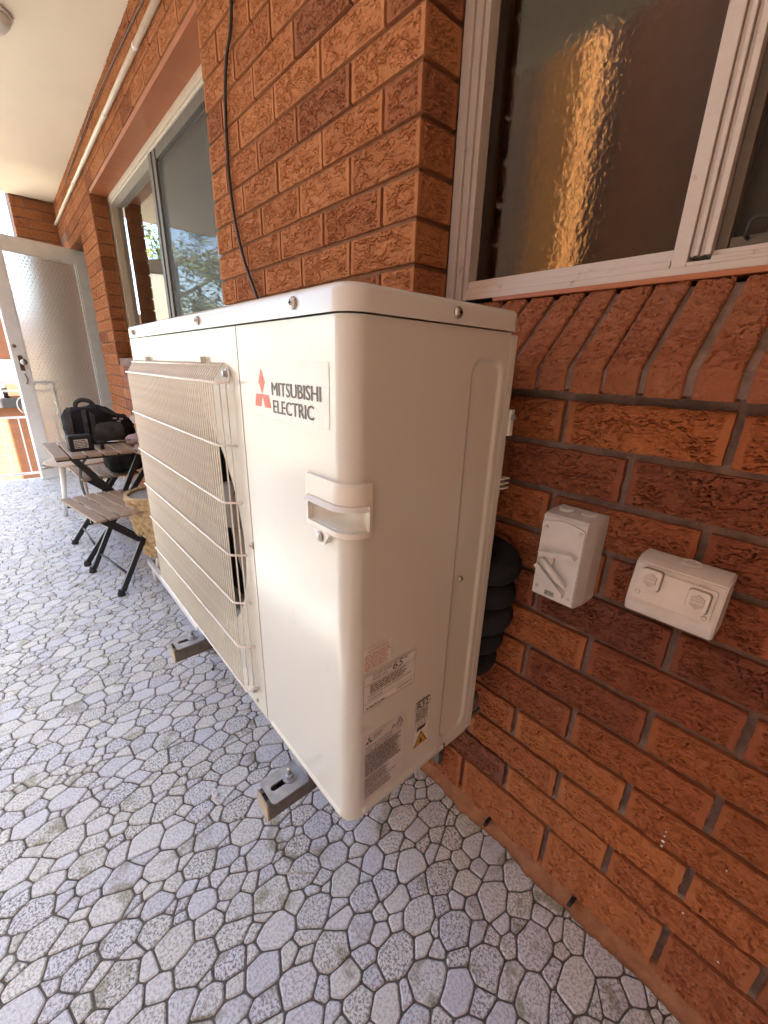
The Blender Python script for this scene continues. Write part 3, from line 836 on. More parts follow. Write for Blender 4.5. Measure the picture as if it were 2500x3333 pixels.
nb = MB().box((.15, -9, -3), (8, -2.75, 5.2)).build('added_sky_block', M_oppbrick); tag(nb, 'unseen brick block added to shut out sky light and darken the unit side', 'house')  # added out of view to block the sky and darken the unit's side
def tree(label, loc, h, r, n, seed):
    rnd = random.Random(seed); t = thing('tree', label, 'tree', loc)
    tr = MB(); tr.tube([(0, 0, 0), (.1, .05, h*.3), (.0, .2, h*.6), (.2, .1, h*.9)], [.22, .17, .12, .04], 8)
    for i in range(9):
        a = i*2.4; z = h*(.35+.06*i); tr.tube([(0, .1, z), (r*.5*math.cos(a), r*.5*math.sin(a), z+.6), (r*.9*math.cos(a), r*.9*math.sin(a), z+1.2)], [.08, .05, .02], 6)
    tr.build('trunk', M_bark, t, True)
    v, f = [], []
    cl = [(Vector((rnd.gauss(0, r*.45), rnd.gauss(0, r*.45), h*.72+rnd.gauss(0, h*.16))), rnd.uniform(.35, .8)) for _ in range(38)]
    for i in range(n):
        c, cr = rnd.choice(cl); p = c+Vector((rnd.gauss(0, cr*.5), rnd.gauss(0, cr*.5), rnd.gauss(0, cr*.4)))
        a = Vector((rnd.uniform(-1, 1), rnd.uniform(-1, 1), rnd.uniform(-.6, .6))).normalized(); b = a.cross(Vector((rnd.random(), rnd.random(), 1))).normalized()
        s = rnd.uniform(.06, .12); k = len(v); v += [p-a*s, p+b*s*.45, p+a*s, p-b*s*.45]; f.append((k, k+1, k+2, k+3))
    o = add('crown', mkmesh('crown', v, f, M_leaf), t); o['kind'] = 'stuff'
tree('yellow green tree mirrored in the left pane of the far window', (-17, -4.2, -3), 9.5, 3.0, 9000, 3)
tree('taller green tree mirrored in the right pane of the far window', (-14, -6.5, -3), 10.5, 3.2, 9000, 4)

# ================================================================== OUTDOOR UNIT
YF, HB = -.4452, .4096
W_, H_, D_ = 1.02, .7965, .329
ac = thing('air_conditioner', 'large cream outdoor air conditioner unit mounted on wall brackets above the paving', 'air conditioner', (0, YF, HB))
def A3(x, y, z): return (x, y-YF, z-HB)      # world -> unit coordinates

# service panel: front strip, rounded corner, long side; openings and embossing in the sheet itself
RC = .026; XS = -.2945; YR = .3107
path = []      # (x, y, nx, ny)
nfr = 74
for i in range(nfr): path.append((XS+(0-RC-XS)*i/nfr, 0, 0, -1))
for i in range(13):
    a = -PI/2+PI/2*i/12; path.append((-RC+RC*math.cos(a), RC+RC*math.sin(a), math.cos(a), math.sin(a)))
nsd = 112
for i in range(1, nsd+1): path.append((0, RC+(YR-RC)*i/nsd, 1, 0))
NZ = 240
def sdf_rr(u, v, cu, cv, hu, hv, r):
    a = abs(u-cu)-hu+r; b = abs(v-cv)-hv+r
    return math.hypot(max(a, 0), max(b, 0))+min(max(a, b), 0)-r
def ss(a, b, x): t = max(0, min(1, (x-a)/(b-a))); return t*t*(3-2*t)
def side_off(p, z):
    x, y, nx, ny = p; o = 0
    yw, zw = y+YF, z+HB
    if nx > .99:
        d = sdf_rr(yw, zw, -.1845, .805, .036, .358, .020); o -= .0042*(1-ss(-.0035, .0025, d))
        d = sdf_rr(yw, zw, -.32, .4255, .095, .0060, .006); o += .0030*(1-ss(-.003, .003, d))
    elif ny < -.99:
        d = sdf_rr(x, zw, -.15, .4190, .13, .005, .005); o += .0026*(1-ss(-.003, .003, d))
    return o
def in_handle(i, z):
    x, y, nx, ny = path[i]; zw = z+HB
    return (.9460 < zw < .9790) and (x > -.0860) and (y+YF < -.4140)
v, f = [], []
for j in range(NZ+1):
    z = .004+(H_-.002-.004)*j/NZ
    for p in path:
        o_ = side_off(p, z); v.append((p[0]+p[2]*o_, p[1]+p[3]*o_, z))
Wd = len(path)
for j in range(NZ):
    zc = .004+(H_-.006)*(j+.5)/NZ
    for i in range(Wd-1):
        if in_handle(i, zc) and in_handle(i+1, zc): continue
        a = j*Wd+i; f.append((a, a+1, a+Wd+1, a+Wd))
svc = add('service_panel', mkmesh('service_panel', v, f, M_ac, True), ac)
# rolled lower edge and inner top flange of the sheet
MB().box((XS, .0015, .0), (-.03, .010, .0036), .001).build('bottom_flange', M_ac, ac)
# rear corner panel
rp = MB(); rp.box((-.030, .3125, .004), (-.0005, D_+.004, H_-.004), .003); rp.build('rear_panel', M_ac, ac)
# chassis inside (keeps light out of the shell)
MB().box((-W_+.02, .175, .006), (-.035, D_, H_-.006)).build('chassis', M_dark, ac)
MB().box((-.285, .02, .006), (-.280, .18, H_-.006)).build('divider', M_dark, ac)
MB().box((-W_+.006, .004, 0), (-.012, D_-.004, .0035)).build('base_pan', M_ac, ac)

# fan panel with its round opening
cx, cz, rad = -.625, .803-HB, .276
pv, pf = [], []; N = 96
x0, x1, z0, z1 = -W_, XS-.003, .002, H_-.002
def on_rect(a):
    dx, dz = math.cos(a), math.sin(a); t = 1e9
    if dx > 1e-6: t = min(t, (x1-cx)/dx)
    if dx < -1e-6: t = min(t, (x0-cx)/dx)
    if dz > 1e-6: t = min(t, (z1-cz)/dz)
    if dz < -1e-6: t = min(t, (z0-cz)/dz)
    return cx+dx*t, cz+dz*t
angs = sorted(set([2*PI*k/N for k in range(N)]+[math.atan2(zz-cz, xx-cx) % (2*PI) for xx in (x0, x1) for zz in (z0, z1)]))
rings = []
for a in angs:
    ox, oz = on_rect(a); c_, s_ = math.cos(a), math.sin(a)
    k = len(pv); rad2 = rad+.012
    pv += [(ox, .004, oz), (ox, 0, oz), (cx+c_*rad2, 0, cz+s_*rad2), (cx+c_*(rad+.004), .003, cz+s_*(rad+.004)), (cx+c_*rad, .010, cz+s_*rad), (cx+c_*rad, .06, cz+s_*rad)]
    rings.append(k)
for q in range(len(angs)):
    a, b = rings[q], rings[(q+1) % len(angs)]
    for t in range(5): pf.append((a+t, b+t, b+t+1, a+t+1))
fan_panel = add('fan_panel', mkmesh('fan_panel', pv, pf, M_acbeige), ac)
MB().box((-W_-.0005, .005, .002), (-W_+.003, D_-.002, H_-.006), .001).build('side_panel', M_acbeige, ac)
# fan: hub and three broad blades
fan = node('fan', ac, (cx, .085, cz))
MB().lathe([(.0, -.02), (.055, -.012), (.062, .0), (.062, .06)], 28, axis='y').build('hub', M_fan, fan, True)
def blade():
    v, f = [], []; nr, na = 8, 10
    for i in range(nr+1):
        r = .058+(.252-.058)*i/nr
        for j in range(na+1):
            t = j/na; a = (t-.5)*(.72+.25*i/nr)+.25*(i/nr); y = .055*(t-.5)*(1-.2*i/nr)
            v.append((r*math.cos(a), y, r*math.sin(a)))
    for i in range(nr):
        for j in range(na): a = i*(na+1)+j; f.append((a, a+1, a+na+2, a+na+1))
    me = mkmesh('blade', v, f, M_fan, True); return me
bl = blade()
for k in range(3): add('blade', bl, fan, (0, .02, 0), (0, 1.0+2*PI*k/3, 0))

# wire guard in front of the fan
grille = node('fan_guard', ac, (0, 0, 0))
GY = -.024
HZ = [1.118, 1.0105, .9035, .7965, .690, .583, .4815]
gx0, gx1 = -1.000, -.3570
nw = 78
zb_, zt_ = HZ[-1]-HB, HZ[0]-HB
vw = MB().tube([(0, GY, zb_-.004), (0, GY, zt_-.006), (0, GY+.003, zt_+.004), (0, -.006, zt_+.027), (0, -.001, zt_+.031)], .0016, 6).mesh('vertical_wire', M_wire, True)
pitch = .0114
for i in range(nw):
    x = gx1-pitch*i
    if x < gx0: break
    add('vertical_wire', vw, grille, (x, 0, 0))
for (x, y) in ((-.3475, .0085), (-.3385, .0165)):
    MB().tube([(x, GY+y, zb_-.002), (x, GY+y, zt_)], .0015, 6).build('vertical_wire', M_wire, grille, True)
for k, z in enumerate(HZ):
    zl = z-HB; xe = -.330
    mb = MB(); yy = GY-.0030
    if k in (0, len(HZ)-1):
        mb.tube([(gx0-.006, .0, zl), (gx0-.006, yy+.006, zl), (gx0, yy, zl), (xe-.004, yy, zl), (xe+.002, yy+.006, zl), (xe+.002, -.006, zl), (xe+.001, -.0035, zl+(.012 if k == 0 else -.006)), (xe-.006, -.0035, zl+(.024 if k == 0 else -.014))], .0024, 8)
    else:
        mb.tube([(gx0-.006, .002, zl), (gx0-.006, yy+.006, zl), (gx0, yy, zl), (xe-.026, yy, zl), (xe-.018, yy+.004, zl), (xe, .002, zl-.001)], .0022, 8)
    mb.build('horizontal_wire', M_wire, grille, True)
MB().tube([(gx0-.002, -.0085, zt_+.027), (gx1+.001, -.0085, zt_+.027)], .0018, 8).build('horizontal_wire', M_wire, grille, True)
for (x, z) in ((-.337, 1.132), (-.336, .470), (-.99, 1.134)):
    MB().lathe([(.0075, 0), (.0075, -.003), (.0055, -.0035), (.0055, -.0085), (.0, -.009)], 6, A3(x, YF-.004, z), 'y').build('guard_screw', M_galv, grille)
for x in (-.46, -.86):
    MB().box((x, -.010, zt_+.031), (x+.018, .0, zt_+.041), .001).build('guard_clip', M_plastic_cream, grille)

# top cover
cap = MB()
pl_ = rrect(-W_-.005, .005, -.005, D_+.006, .030, 8)
zA, zB = H_+.0005, H_+.0295
prof = [(-.003, zA), (0, zA-.001), (0, zB-.009), (-.001, zB-.0045), (-.004, zB-.0012), (-.009, zB), (-.03, zB+.0005)]
rings = []
cxx, cyy = -W_/2, D_/2
for (ins, z) in prof:
    ring = []
    for (x, y) in rrect(-W_-.005-ins, .005+ins, -.005-ins, D_+.006+ins, max(.004, .030+ins), 8): ring.append(cap.bm.verts.new((x, y, z)))
    rings.append(ring)
for A, B in zip(rings, rings[1:]):
    for k in range(len(A)): cap.bm.faces.new((A[k], A[(k+1) % len(A)], B[(k+1) % len(A)], B[k]))
cap.bm.faces.new(rings[-1]); cap.bm.faces.new(list(reversed(rings[0])))
cap.build('top_cover', M_accap, ac, auto=50)

def screw(parent, at, axis, r=.0075, name='screw', sg=-1):
    s_ = node(name, parent, at)
    ax = axis
    MB().lathe([(r, 0), (r*.98, sg*r*.18), (r*.8, sg*r*.48), (r*.45, sg*r*.66), (0, sg*r*.72)], 18, axis=ax).build('head', M_screw, s_, True)
    c = MB(); t = r*.13; l = r*.42; d0, d1 = sg*r*.55, sg*r*.745
    if ax == 'y':
        c.box((-l, min(d0, d1), -t), (l, max(d0, d1), t)); c.box((-t, min(d0, d1), -l), (t, max(d0, d1), l))
    else:
        c.box((min(d0, d1), -l, -t), (max(d0, d1), l, t)); c.box((min(d0, d1), -t, -l), (max(d0, d1), t, l))
    c.build('cross_slot', M_dark, s_)
for (x, z) in ((-.104, 1.2205), (-.445, 1.2195), (-.945, 1.2185)): screw(ac, A3(x, YF-.0055, z), 'y')
screw(ac, A3(.0055, -.2712, 1.2195), 'x', sg=1)
screw(ac, A3(-.3019, YF, .8274), 'y', .006)
screw(ac, A3(.0, -.2023, .8038), 'x', .005, sg=1)
screw(ac, A3(.001, -.2093, .4246), 'x', .006, sg=1)
screw(ac, A3(-.345, YF, .432), 'y', .005)

# carrying handle wrapped round the front corner
hd = node('handle', ac, A3(-.0, YF, .975))
def hpath(off, s0, s1, n=30):
    """points along the front / corner / side line at distance off from the sheet; s runs from -0.09 on the front to +0.034 on the side"""
    Lf = RC-.0; out = []
    a_len = PI/2*RC
    for i in range(n+1):
        s = s0+(s1-s0)*i/n          # s=0 where the corner arc starts on the front
        if s < 0: p, q = (-RC+s, 0), (0, -1)
        elif s < a_len: a = -PI/2+s/RC; p, q = (-RC+RC*math.cos(a), RC+RC*math.sin(a)), (math.cos(a), math.sin(a))
        else: p, q = (0, RC+s-a_len), (1, 0)
        out.append((p[0]+q[0]*off, p[1]+q[1]*off, q))
    return out
s0, s1 = -.0655, PI/2*RC+.0085
def band_sheet(name, za, zb, s0, s1, oa, ob, mat, thick=.004):
    """curved slab: za..zb (world), outer offset oa at the bottom, ob at the top"""
    A = hpath(oa, s0, s1); B = hpath(ob, s0, s1); Ai = hpath(-.002, s0, s1); v, f = [], []
    for k in range(len(A)):
        v += [(A[k][0], A[k][1], za-.975), (B[k][0], B[k][1], zb-.975), (Ai[k][0], Ai[k][1], zb-.975), (Ai[k][0], Ai[k][1], za-.975)]
    n = len(A)
    for k in range(n-1):
        for t in range(4): a = 4*k+t; b = 4*k+(t+1) % 4; f.append((a, a+4, b+4, b))
    f.append((0, 1, 2, 3)); f.append((4*n-1, 4*n-2, 4*n-3, 4*n-4))
    mb = MB(); mb.bm.from_mesh(mkmesh(name, v, f)); bmesh.ops.recalc_face_normals(mb.bm, faces=mb.bm.faces)
    return mb.build(name, mat, hd, auto=35)
band_sheet('upper_plate', .9830, 1.0115, s0, s1, .0058, .0050, M_plastic_cream)
band_sheet('finger_lip', .9770, .9826, s0+.006, s1-.010, .0135, .0075, M_plastic_cream)
band_sheet('side_cheek', .9400, .9828, s0, s0+.0045, .0055, .0055, M_plastic_cream)
band_sheet('side_cheek', .9400, .9828, s1-.0045, s1, .0055, .0055, M_plastic_cream)
band_sheet('lower_rim', .9390, .9455, s0+.0046, s1-.0046, .0068, .0056, M_plastic_cream)
# scooped cavity behind the lip
v, f = [], []
O_ = hpath(.001, s0+.0035, s1-.0035, 30); In = hpath(-.020, s0+.0035, s1-.0035, 30); ang_n = len(O_)
cen = (-.045, .045)
for k in range(ang_n):
    px, py = O_[k][0], O_[k][1]; t = k/(ang_n-1)
    qx, qy = px*.55+cen[0]*.45, py*.35+cen[1]*.65
    if k in (0, ang_n-1): qx, qy = px, py
    dp = math.sin(PI*t)**.4
    bx, by = px+(cen[0]-px)*.45*dp, py+(cen[1]-py)*.62*dp
    v += [(px, py, .9458-.975), (px+(bx-px)*.55, py+(by-py)*.55, .9485-.975), (bx, by, .957-.975), (bx, by, .9785-.975), (px, py, .9792-.975)]
for k in range(ang_n-1):
    for t in range(4): a = 5*k+t; f.append((a, a+5, a+6, a+1))
add('cavity', mkmesh('cavity', v, f, M_plastic_cream, True), hd)
tabp = [(-.074, 0, -.036), (-.045, 0, -.036), (-.033, 0, -.037), (-.045, 0, -.0545), (-.052, 0, -.0575), (-.059, 0, -.0545)]
MB().prism([(x, -.0070, z) for x, _, z in tabp], (0, .0072, 0)).build('screw_tab', M_plastic_cream, hd)
MB().lathe([(.0085, 0), (.0085, -.0007), (.007, -.0007)], 20, (-.0540, -.0071, -.0455), 'y').build('screw_ring', M_galv, hd)
MB().lathe([(.0068, 0), (.0065, -.0014), (.0048, -.0034), (.0, -.0046)], 16, (-.0540, -.0078, -.0455), 'y').build('screw_head', M_screw, hd, True)

# badge on the front: three diamonds and lettering
sp = Print(lambda u, v_: (u, -.0006, v_-HB))
sp.poly(rrect(-.2500, -.0375, 1.0740, 1.1535, .004))
badge = sp.build('badge', M_sticker, ac)
pr = Print(lambda u, v_: (u, -.0010, v_-HB))
c0 = (-.2155, 1.1060); a_, b_ = .0118, .0195
def rhomb(ang):
    d = (math.sin(R(ang)), math.cos(R(ang))); L = .0365; p = .0108
    return d
lx = .0102
pr.poly([(c0[0], c0[1]), (c0[0]+lx, c0[1]+.0185), (c0[0], c0[1]+.0370), (c0[0]-lx, c0[1]+.0185)])
pr.poly([(c0[0], c0[1]), (c0[0]-.0205, c0[1]), (c0[0]-.0265, c0[1]-.0185), (c0[0]-.0065, c0[1]-.0185)])
pr.poly([(c0[0], c0[1]), (c0[0]+.0065, c0[1]-.0185), (c0[0]+.0265, c0[1]-.0185), (c0[0]+.0205, c0[1])])
pr.build('diamond_emblem', M_red, badge)
pr = Print(lambda u, v_: (u, -.0010, v_-HB))
for k in range(4):
    du = .0005*k; pr.to3 = (lambda e: lambda u, v_: (u, -.0010-e, v_-HB))(k*.00005)
    pr.text('MITSUBISHI', -.1845+du, -.0560+du, 1.1065, 1.1250); pr.text('ELECTRIC', -.1830+du, -.0730+du, 1.0820, 1.1005)
pr.build('lettering', M_black, badge)

q = Print(lambda u, v_: (u, -.0003, v_-HB)); rs = random.Random(4)
for (u, v_, n_) in ((-.155, .745, 7), (-.06, .70, 3), (-.075, 1.165, 2), (-.20, .90, 2), (-.24, .62, 3)):
    for k in range(n_):
        a0 = u+rs.uniform(-.006, .006); b0 = v_+rs.uniform(-.012, .012); l = rs.uniform(.003, .018); t = rs.uniform(-.25, .25)
        q.poly([(a0, b0), (a0+.0003, b0), (a0+l*t+.0003, b0+l), (a0+l*t, b0+l)])
q.build('scratch_marks', simple('bare_scratch', (.33, .31, .27), .6), ac, 'stuff')
# labels on the shaded side
def side(d): return lambda u, v_: (d, u-YF, v_-HB)
ln = Print(side(.0005)); ln.rect(-.4195, -.3055, .6405, .7090); lab1 = ln.build('sound_label', M_sticker, ac)
q = Print(side(.0009)); q.frame(-.4180, -.3062, .6415, .7080, .0006); q.rect(-.4174, -.3068, .6905, .6911); q.rect(-.4174, -.3068, .6565, .6570)
q.text('65', -.3590, -.3370, .6930, .7065, shear=.15); q.text('OUTSIDE SOUND', -.4000, -.3610, .7010, .7055); q.text('POWER LEVEL', -.4000, -.3690, .6940, .6985); q.text('dB', -.3330, -.3265, .7020, .7060)
q.text('CONSULT YOUR SUPPLIER BEFORE INSTALLATION', -.4100, -.3150, .6660, .6695); q.text('MANUFACTURER', -.4090, -.3780, .6595, .6625)
q.text('MXZ-5F100VGD', -.3480, -.3120, .6480, .6520)
q.build('lettering', M_black, lab1)
q = Print(side(.0009)); q.lines(-.4050, -.3250, .6715, .6890, 5, .5, 3); q.lines(-.4120, -.3700, .6440, .6490, 1, .5, 4); q.build('fine_print', M_black, lab1, 'stuff')
lab2 = Print(side(.0005)).rect(-.4175, -.3635, .7170, .7560).build('notice_label', M_sticker, ac)
q = Print(side(.0009)); q.text('IMPORTANT NOTE', -.4110, -.3700, .7490, .7530); q.build('lettering', M_pinkprint, lab2)
q = Print(side(.0009)); q.lines(-.4160, -.3650, .7185, .7475, 7, .42, 9); q.build('fine_print', M_pinkprint, lab2, 'stuff')
plate = Print(side(.0006)).poly([(-.4185, .4440), (-.3250, .4440), (-.3250, .5880), (-.4185, .5880)]).build('rating_plate', M_silver, ac)
q = Print(side(.0010))
cc = (-.4050, .5765)
for k in range(3):
    a = R(90+120*k); d_ = (math.cos(a), math.sin(a)); n_ = (-d_[1], d_[0])
    q.poly([cc, (cc[0]+d_[0]*.0042+n_[0]*.0026, cc[1]+d_[1]*.0042+n_[1]*.0026), (cc[0]+d_[0]*.0084, cc[1]+d_[1]*.0084), (cc[0]+d_[0]*.0042-n_[0]*.0026, cc[1]+d_[1]*.0042-n_[1]*.0026)])
q.text('MITSUBISHI', -.3950, -.3760, .5790, .5825); q.text('ELECTRIC', -.3950, -.3800, .5740, .5775)
q.text('ROOM AIR CONDITIONER', -.4120, -.3530, .5620, .5660); q.text('MODEL', -.4120, -.3980, .5550, .5585); q.text('MXZ-5F100VGD', -.3930, -.3520, .5545, .5590)
q.text('<H>', -.3445, -.3290, .5610, .5660); q.text('MITSUBISHI ELECTRIC CORPORATION', -.4130, -.3420, .4735, .4768, bold=.02)
def tri(u, v_, s, t): 
    q.poly([(u-s, v_), (u+s, v_), (u+s-t*1.7, v_+t), (u-s+t*1.7, v_+t)]); q.poly([(u-s, v_), (u-s+t*1.9, v_), (u+t*.6, v_+s*1.7), (u-t*.6, v_+s*1.7)]); q.poly([(u+s, v_), (u+t*.6, v_+s*1.7), (u-t*.6, v_+s*1.7), (u+s-t*1.9, v_)])
tri(-.3370, .5695, .0085, .0010); tri(-.3515, .5695, .0045, .0011)
q.rect(-.3378, -.3362, .5722, .5775)
q.build('lettering', M_black, plate)
q = Print(side(.0010)); q.lines(-.4130, -.3300, .5020, .5520, 15, .5, 21); q.lines(-.4130, -.3560, .4780, .4990, 6, .4, 22); q.lines(-.4130, -.3480, .4520, .4720, 6, .35, 23); q.build('fine_print', M_black, plate, 'stuff')
r32 = Print(side(.0005)).rect(-.2975, -.2600, .4775, .5885).build('refrigerant_label', M_sticker, ac)
q = Print(side(.0009)); q.frame(-.2968, -.2612, .5670, .5875, .0008); q.rect(-.2960, -.2620, .5838, .5867); q.text('R32', -.2935, -.2640, .5690, .5825, bold=.02)
q.frame(-.2950, -.2810, .5265, .5370, .0007); q.frame(-.2790, -.2630, .5290, .5395, .0007); q.poly([(-.2930, .5170), (-.2700, .5170), (-.2660, .5250), (-.2890, .5250)]); q.rect(-.2885, -.2875, .5265, .5370); q.rect(-.2715, -.2705, .5290, .5395)
q.poly([(-.2985, .4800), (-.2605, .4800), (-.2795, .5140)]); q.build('lettering', M_black, r32)
q = Print(side(.0009)); q.lines(-.2960, -.2630, .5415, .5655, 6, .5, 31); q.build('fine_print', M_black, r32, 'stuff')
q = Print(side(.0012)); q.poly([(-.2950, .4820), (-.2640, .4820), (-.2795, .5100)]); yt = q.build('warning_triangle', M_yellow, r32)
q = Print(side(.0015)); q.poly([(-.2840, .4860), (-.2750, .4860), (-.2760, .4920), (-.2795, .4990), (-.2830, .4920)]); q.build('flame_symbol', M_black, r32)

# tab and finned guard at the rear edge
MB().box((-.02, D_+.004, 1.045-HB), (.0035, D_+.0145, 1.088-HB), .0015).build('rear_tab', M_ac, ac)
MB().lathe([(.006, 0), (.006, .002), (.004, .0025), (.004, .005), (0, .005)], 6, (.0036, D_+.008, 1.076-HB), 'x').build('rear_tab_bolt', M_galv, ac)
for k in range(3):
    MB().box((-.06, D_+.002, .951-HB+.0085*k), (.004, D_+.024, .9535-HB+.0085*k), .001).build('rear_fin', M_ac, ac)
MB().box((-.06, D_+.002, .93-HB), (-.004, D_+.012, 1.04-HB), .004).build('rear_guard', M_ac, ac)
# mounting feet of the unit: slotted plates over the brackets
def foot(xc):
    ft = node('mounting_foot', ac, (xc, 0, 0))
    mb = MB(); o1 = rrect(-.030, .030, -.070, .010, .008, 4); sl_ = rrect(-.0065, .0065, -.060, -.026, .0064, 4)
    zt = -.029
    # plate with a slot: outline bridged to the slot ring
    A = [mb.bm.verts.new((x, y, zt)) for x, y in o1]; B = [mb.bm.verts.new((x, y, zt)) for x, y in sl_]
    A2 = [mb.bm.verts.new((x, y, zt-.0035)) for x, y in o1]; B2 = [mb.bm.verts.new((x, y, zt-.0035)) for x, y in sl_]
    n = len(A)
    for k in range(n):
        m = (k+1) % n
        mb.bm.faces.new((A[k], A[m], B[m], B[k])); mb.bm.faces.new((A2[m], A2[k], B2[k], B2[m]))
        mb.bm.faces.new((A[m], A[k], A2[k], A2[m])); mb.bm.faces.new((B[k], B[m], B2[m], B2[k]))
    mb.build('slotted_plate', M_galv, ft)
    MB().prism([(-.030, .004, -.0285), (.030, .004, -.0285), (.022, .004, .010), (-.022, .004, .010)], (0, .003, 0)).build('upright', M_galv, ft)
    MB().lathe([(.0135, 0), (.0135, .002), (.006, .002)], 20, (0, -.020, zt+.0004)).build('washer', M_galv, ft)
    MB().lathe([(.0085, 0), (.0085, .0065), (.005, .0075), (.0045, .0075)], 6, (0, -.020, zt+.0026)).build('nut', M_galv, ft)
    MB().lathe([(.0042, 0), (.0042, .013), (.003, .0145), (0, .0145)], 12, (0, -.020, zt+.0095)).build('bolt', M_screw, ft, True)
foot(-.169); foot(-.745)

# ================================================================== BRACKETS
def bracket(xc, label):
    t = thing('wall_bracket', label, 'bracket', (xc, -.02, .333), 0, 'wall brackets carrying the air conditioner')
    g = MB()      # open channel: two sides, bottom, lips on top
    for (a, b) in (((-.0205, -.500, 0), (-.0175, .0, .0405)), ((.0175, -.500, 0), (.0205, .0, .0405)), ((-.0174, -.500, 0), (.0174, .0, .003)), ((-.0174, -.500, .0375), (-.009, .0, .0405)), ((.009, -.500, .0375), (.0174, .0, .0405))):
        g.box(a, b, .0006, 1)
    g.build('channel', M_strut, t)
    MB().box((-.0195, -.4995, .004), (.0165, -.470, .037), .001).build('cavity_plug', M_rubber, t)
    MB().box((-.022, -.5045, -.001), (.022, -.5003, .0415), .002).build('end_cap', M_endcap, t)
    MB().box((-.0205, .0, -.25), (.0205, .018, .06), .001).build('wall_plate', M_strut, t)
bracket(-.169, 'steel wall bracket channel under the near end of the air conditioner, with slotted plate')
bracket(-.745, 'steel wall bracket channel under the fan end of the air conditioner, with slotted plate')
rf = thing('rubber_mount', 'grey rubber mount behind the lower rear corner of the air conditioner', 'rubber mount', (-.030, -.085, .425))
MB().lathe([(.016, 0), (.020, .006), (.020, .034), (.014, .040), (.006, .040), (.006, .03)], 20).build('buffer', simple('grey_rubber', (.11, .115, .12), .6), rf, True)
MB().box((-.03, -.02, -.012), (.02, .02, -.001), .002).build('base_plate', M_strut, rf)

# insulated pipes sweeping round behind the unit
pipes = thing('pipe_bundle', 'thick black foam insulated pipes looping behind the air conditioner', 'pipes', (-.06, -.06, .52))
def loop(z, ext, r, tilt, seed):
    pts = []
    for i in range(17):
        a = -PI/2+PI*i/16
        pts.append((-.02+ext*math.cos(a), .034*math.sin(a)-.004, z+tilt*math.sin(a)))
    pts = [(-.28, -.045, z-tilt*1.2)]+pts+[(-.30, .030, z+tilt*1.4)]
    return MB().tube(pts, r, 14).build('insulated_pipe', M_foam, pipes, True)
for i, (z, e, r, t_) in enumerate(((.262, .083, .029, .014), (.203, .080, .028, .010), (.148, .078, .030, .020), (.088, .066, .027, .013), (.030, .055, .028, .018))):
    loop(z, e, r, t_, i)
MB().tube([(.02, -.035, .245), (.045, -.03, .255), (.055, -.028, .25)], .008, 10).build('cable_gland', M_plastic_cream, pipes, True)

# ================================================================== ELECTRICAL FITTINGS
iso = thing('isolator_switch', 'grey weatherproof isolator switch box with a diagonal lever on the brick wall', 'switch', (.108, -.004, .762))
bx0, bx1, bh = -.042, .042, .158
sec = [(bx0, 0), (bx1, 0), (bx1, -.040), (bx1-.005, -.071), (bx0+.004, -.071), (bx0, -.040)]
b = MB()
rg = []
for (z, k) in ((0, .0), (.0035, 1.0), (bh-.004, 1.0), (bh, .0)):
    rg.append([b.bm.verts.new((x*(1 if k else .985), y*(1.0 if k else (.93 if y < -.05 else 1)), z)) for x, y in sec])
for A, B in zip(rg, rg[1:]):
    for k in range(6): b.bm.faces.new((A[k], A[(k+1) % 6], B[(k+1) % 6], B[k]))
b.bm.faces.new(rg[0]); b.bm.faces.new(list(reversed(rg[-1])))
b.build('enclosure', M_greyplastic, iso)
lid = MB(); lp = []
for i in range(9): t = i/8; lp.append((bx0+.005+(bx1-bx0-.011)*t, bh-.014+.007*math.sin(PI*t)))
lp = [(bx1-.006, .006), (bx0+.005, .006)]+lp
lid.prism([(x, -.0718, z) for x, z in lp], (0, -.0030, 0)); lid.build('cover', M_greyplastic2, iso)
for (x, z) in ((-.029, .135), (.030, .139), (-.030, .020), (.029, .017)):
    MB().lathe([(.0035, 0), (.0035, -.001), (.0026, -.0016), (0, -.0016)], 14, (x, -.0748, z), 'y').build('cover_screw', M_greyplastic, iso, True)
# V shaped guard and the lever inside it
cpt = (-.026, .078)
def guard(p, q, wid, thk, dz, name, mat, y=-.0748):
    p = Vector((p[0], 0, p[1])); q = Vector((q[0], 0, q[1])); t = (q-p).normalized(); n = Vector((t.z, 0, -t.x))
    pts = [p+n*wid, p-n*wid, q-n*wid*.9-t*.0, q+n*wid*.5+t*.006]
    return MB().prism([(a.x, y, a.z) for a in pts], (0, -dz, 0)).build(name, mat, iso)
guard((-.030, .088), (.026, .098), .0050, 0, .014, 'lever_guard', M_greyplastic2)
guard((-.033, .066), (.019, .026), .0042, 0, .013, 'lever_guard', M_greyplastic2)
MB().lathe([(.015, 0), (.015, -.004), (.013, -.006), (0, -.006)], 28, (-.020, -.0748, .077), 'y').build('rotary_boss', M_greyplastic, iso, True)
lv = MB(); lv.tube([(-.026, -.083, .079), (-.010, -.0865, .068), (.010, -.0865, .052), (.024, -.084, .042)], [.006, .0062, .0058, .0045], 12); lv.build('lever', M_greyplastic2, iso, True)
q = Print(lambda u, v_: (u, -.0750, v_)); q.rect(-.014, .006, .010, .020); st = q.build('rating_sticker', simple('white_label', (.6, .6, .6), .5), iso)
q = Print(lambda u, v_: (u, -.0753, v_)); q.lines(-.0135, .0055, .0105, .0195, 4, .6, 5); q.build('fine_print', M_black, st, 'stuff')
for x in (-.019, .019):
    MB().lathe([(.0125, 0), (.0125, .003), (.011, .004), (.004, .004), (.003, .003), (0, .003)], 22, (x, -.030, bh+.0002)).build('conduit_plug', M_greyplastic2, iso, True)

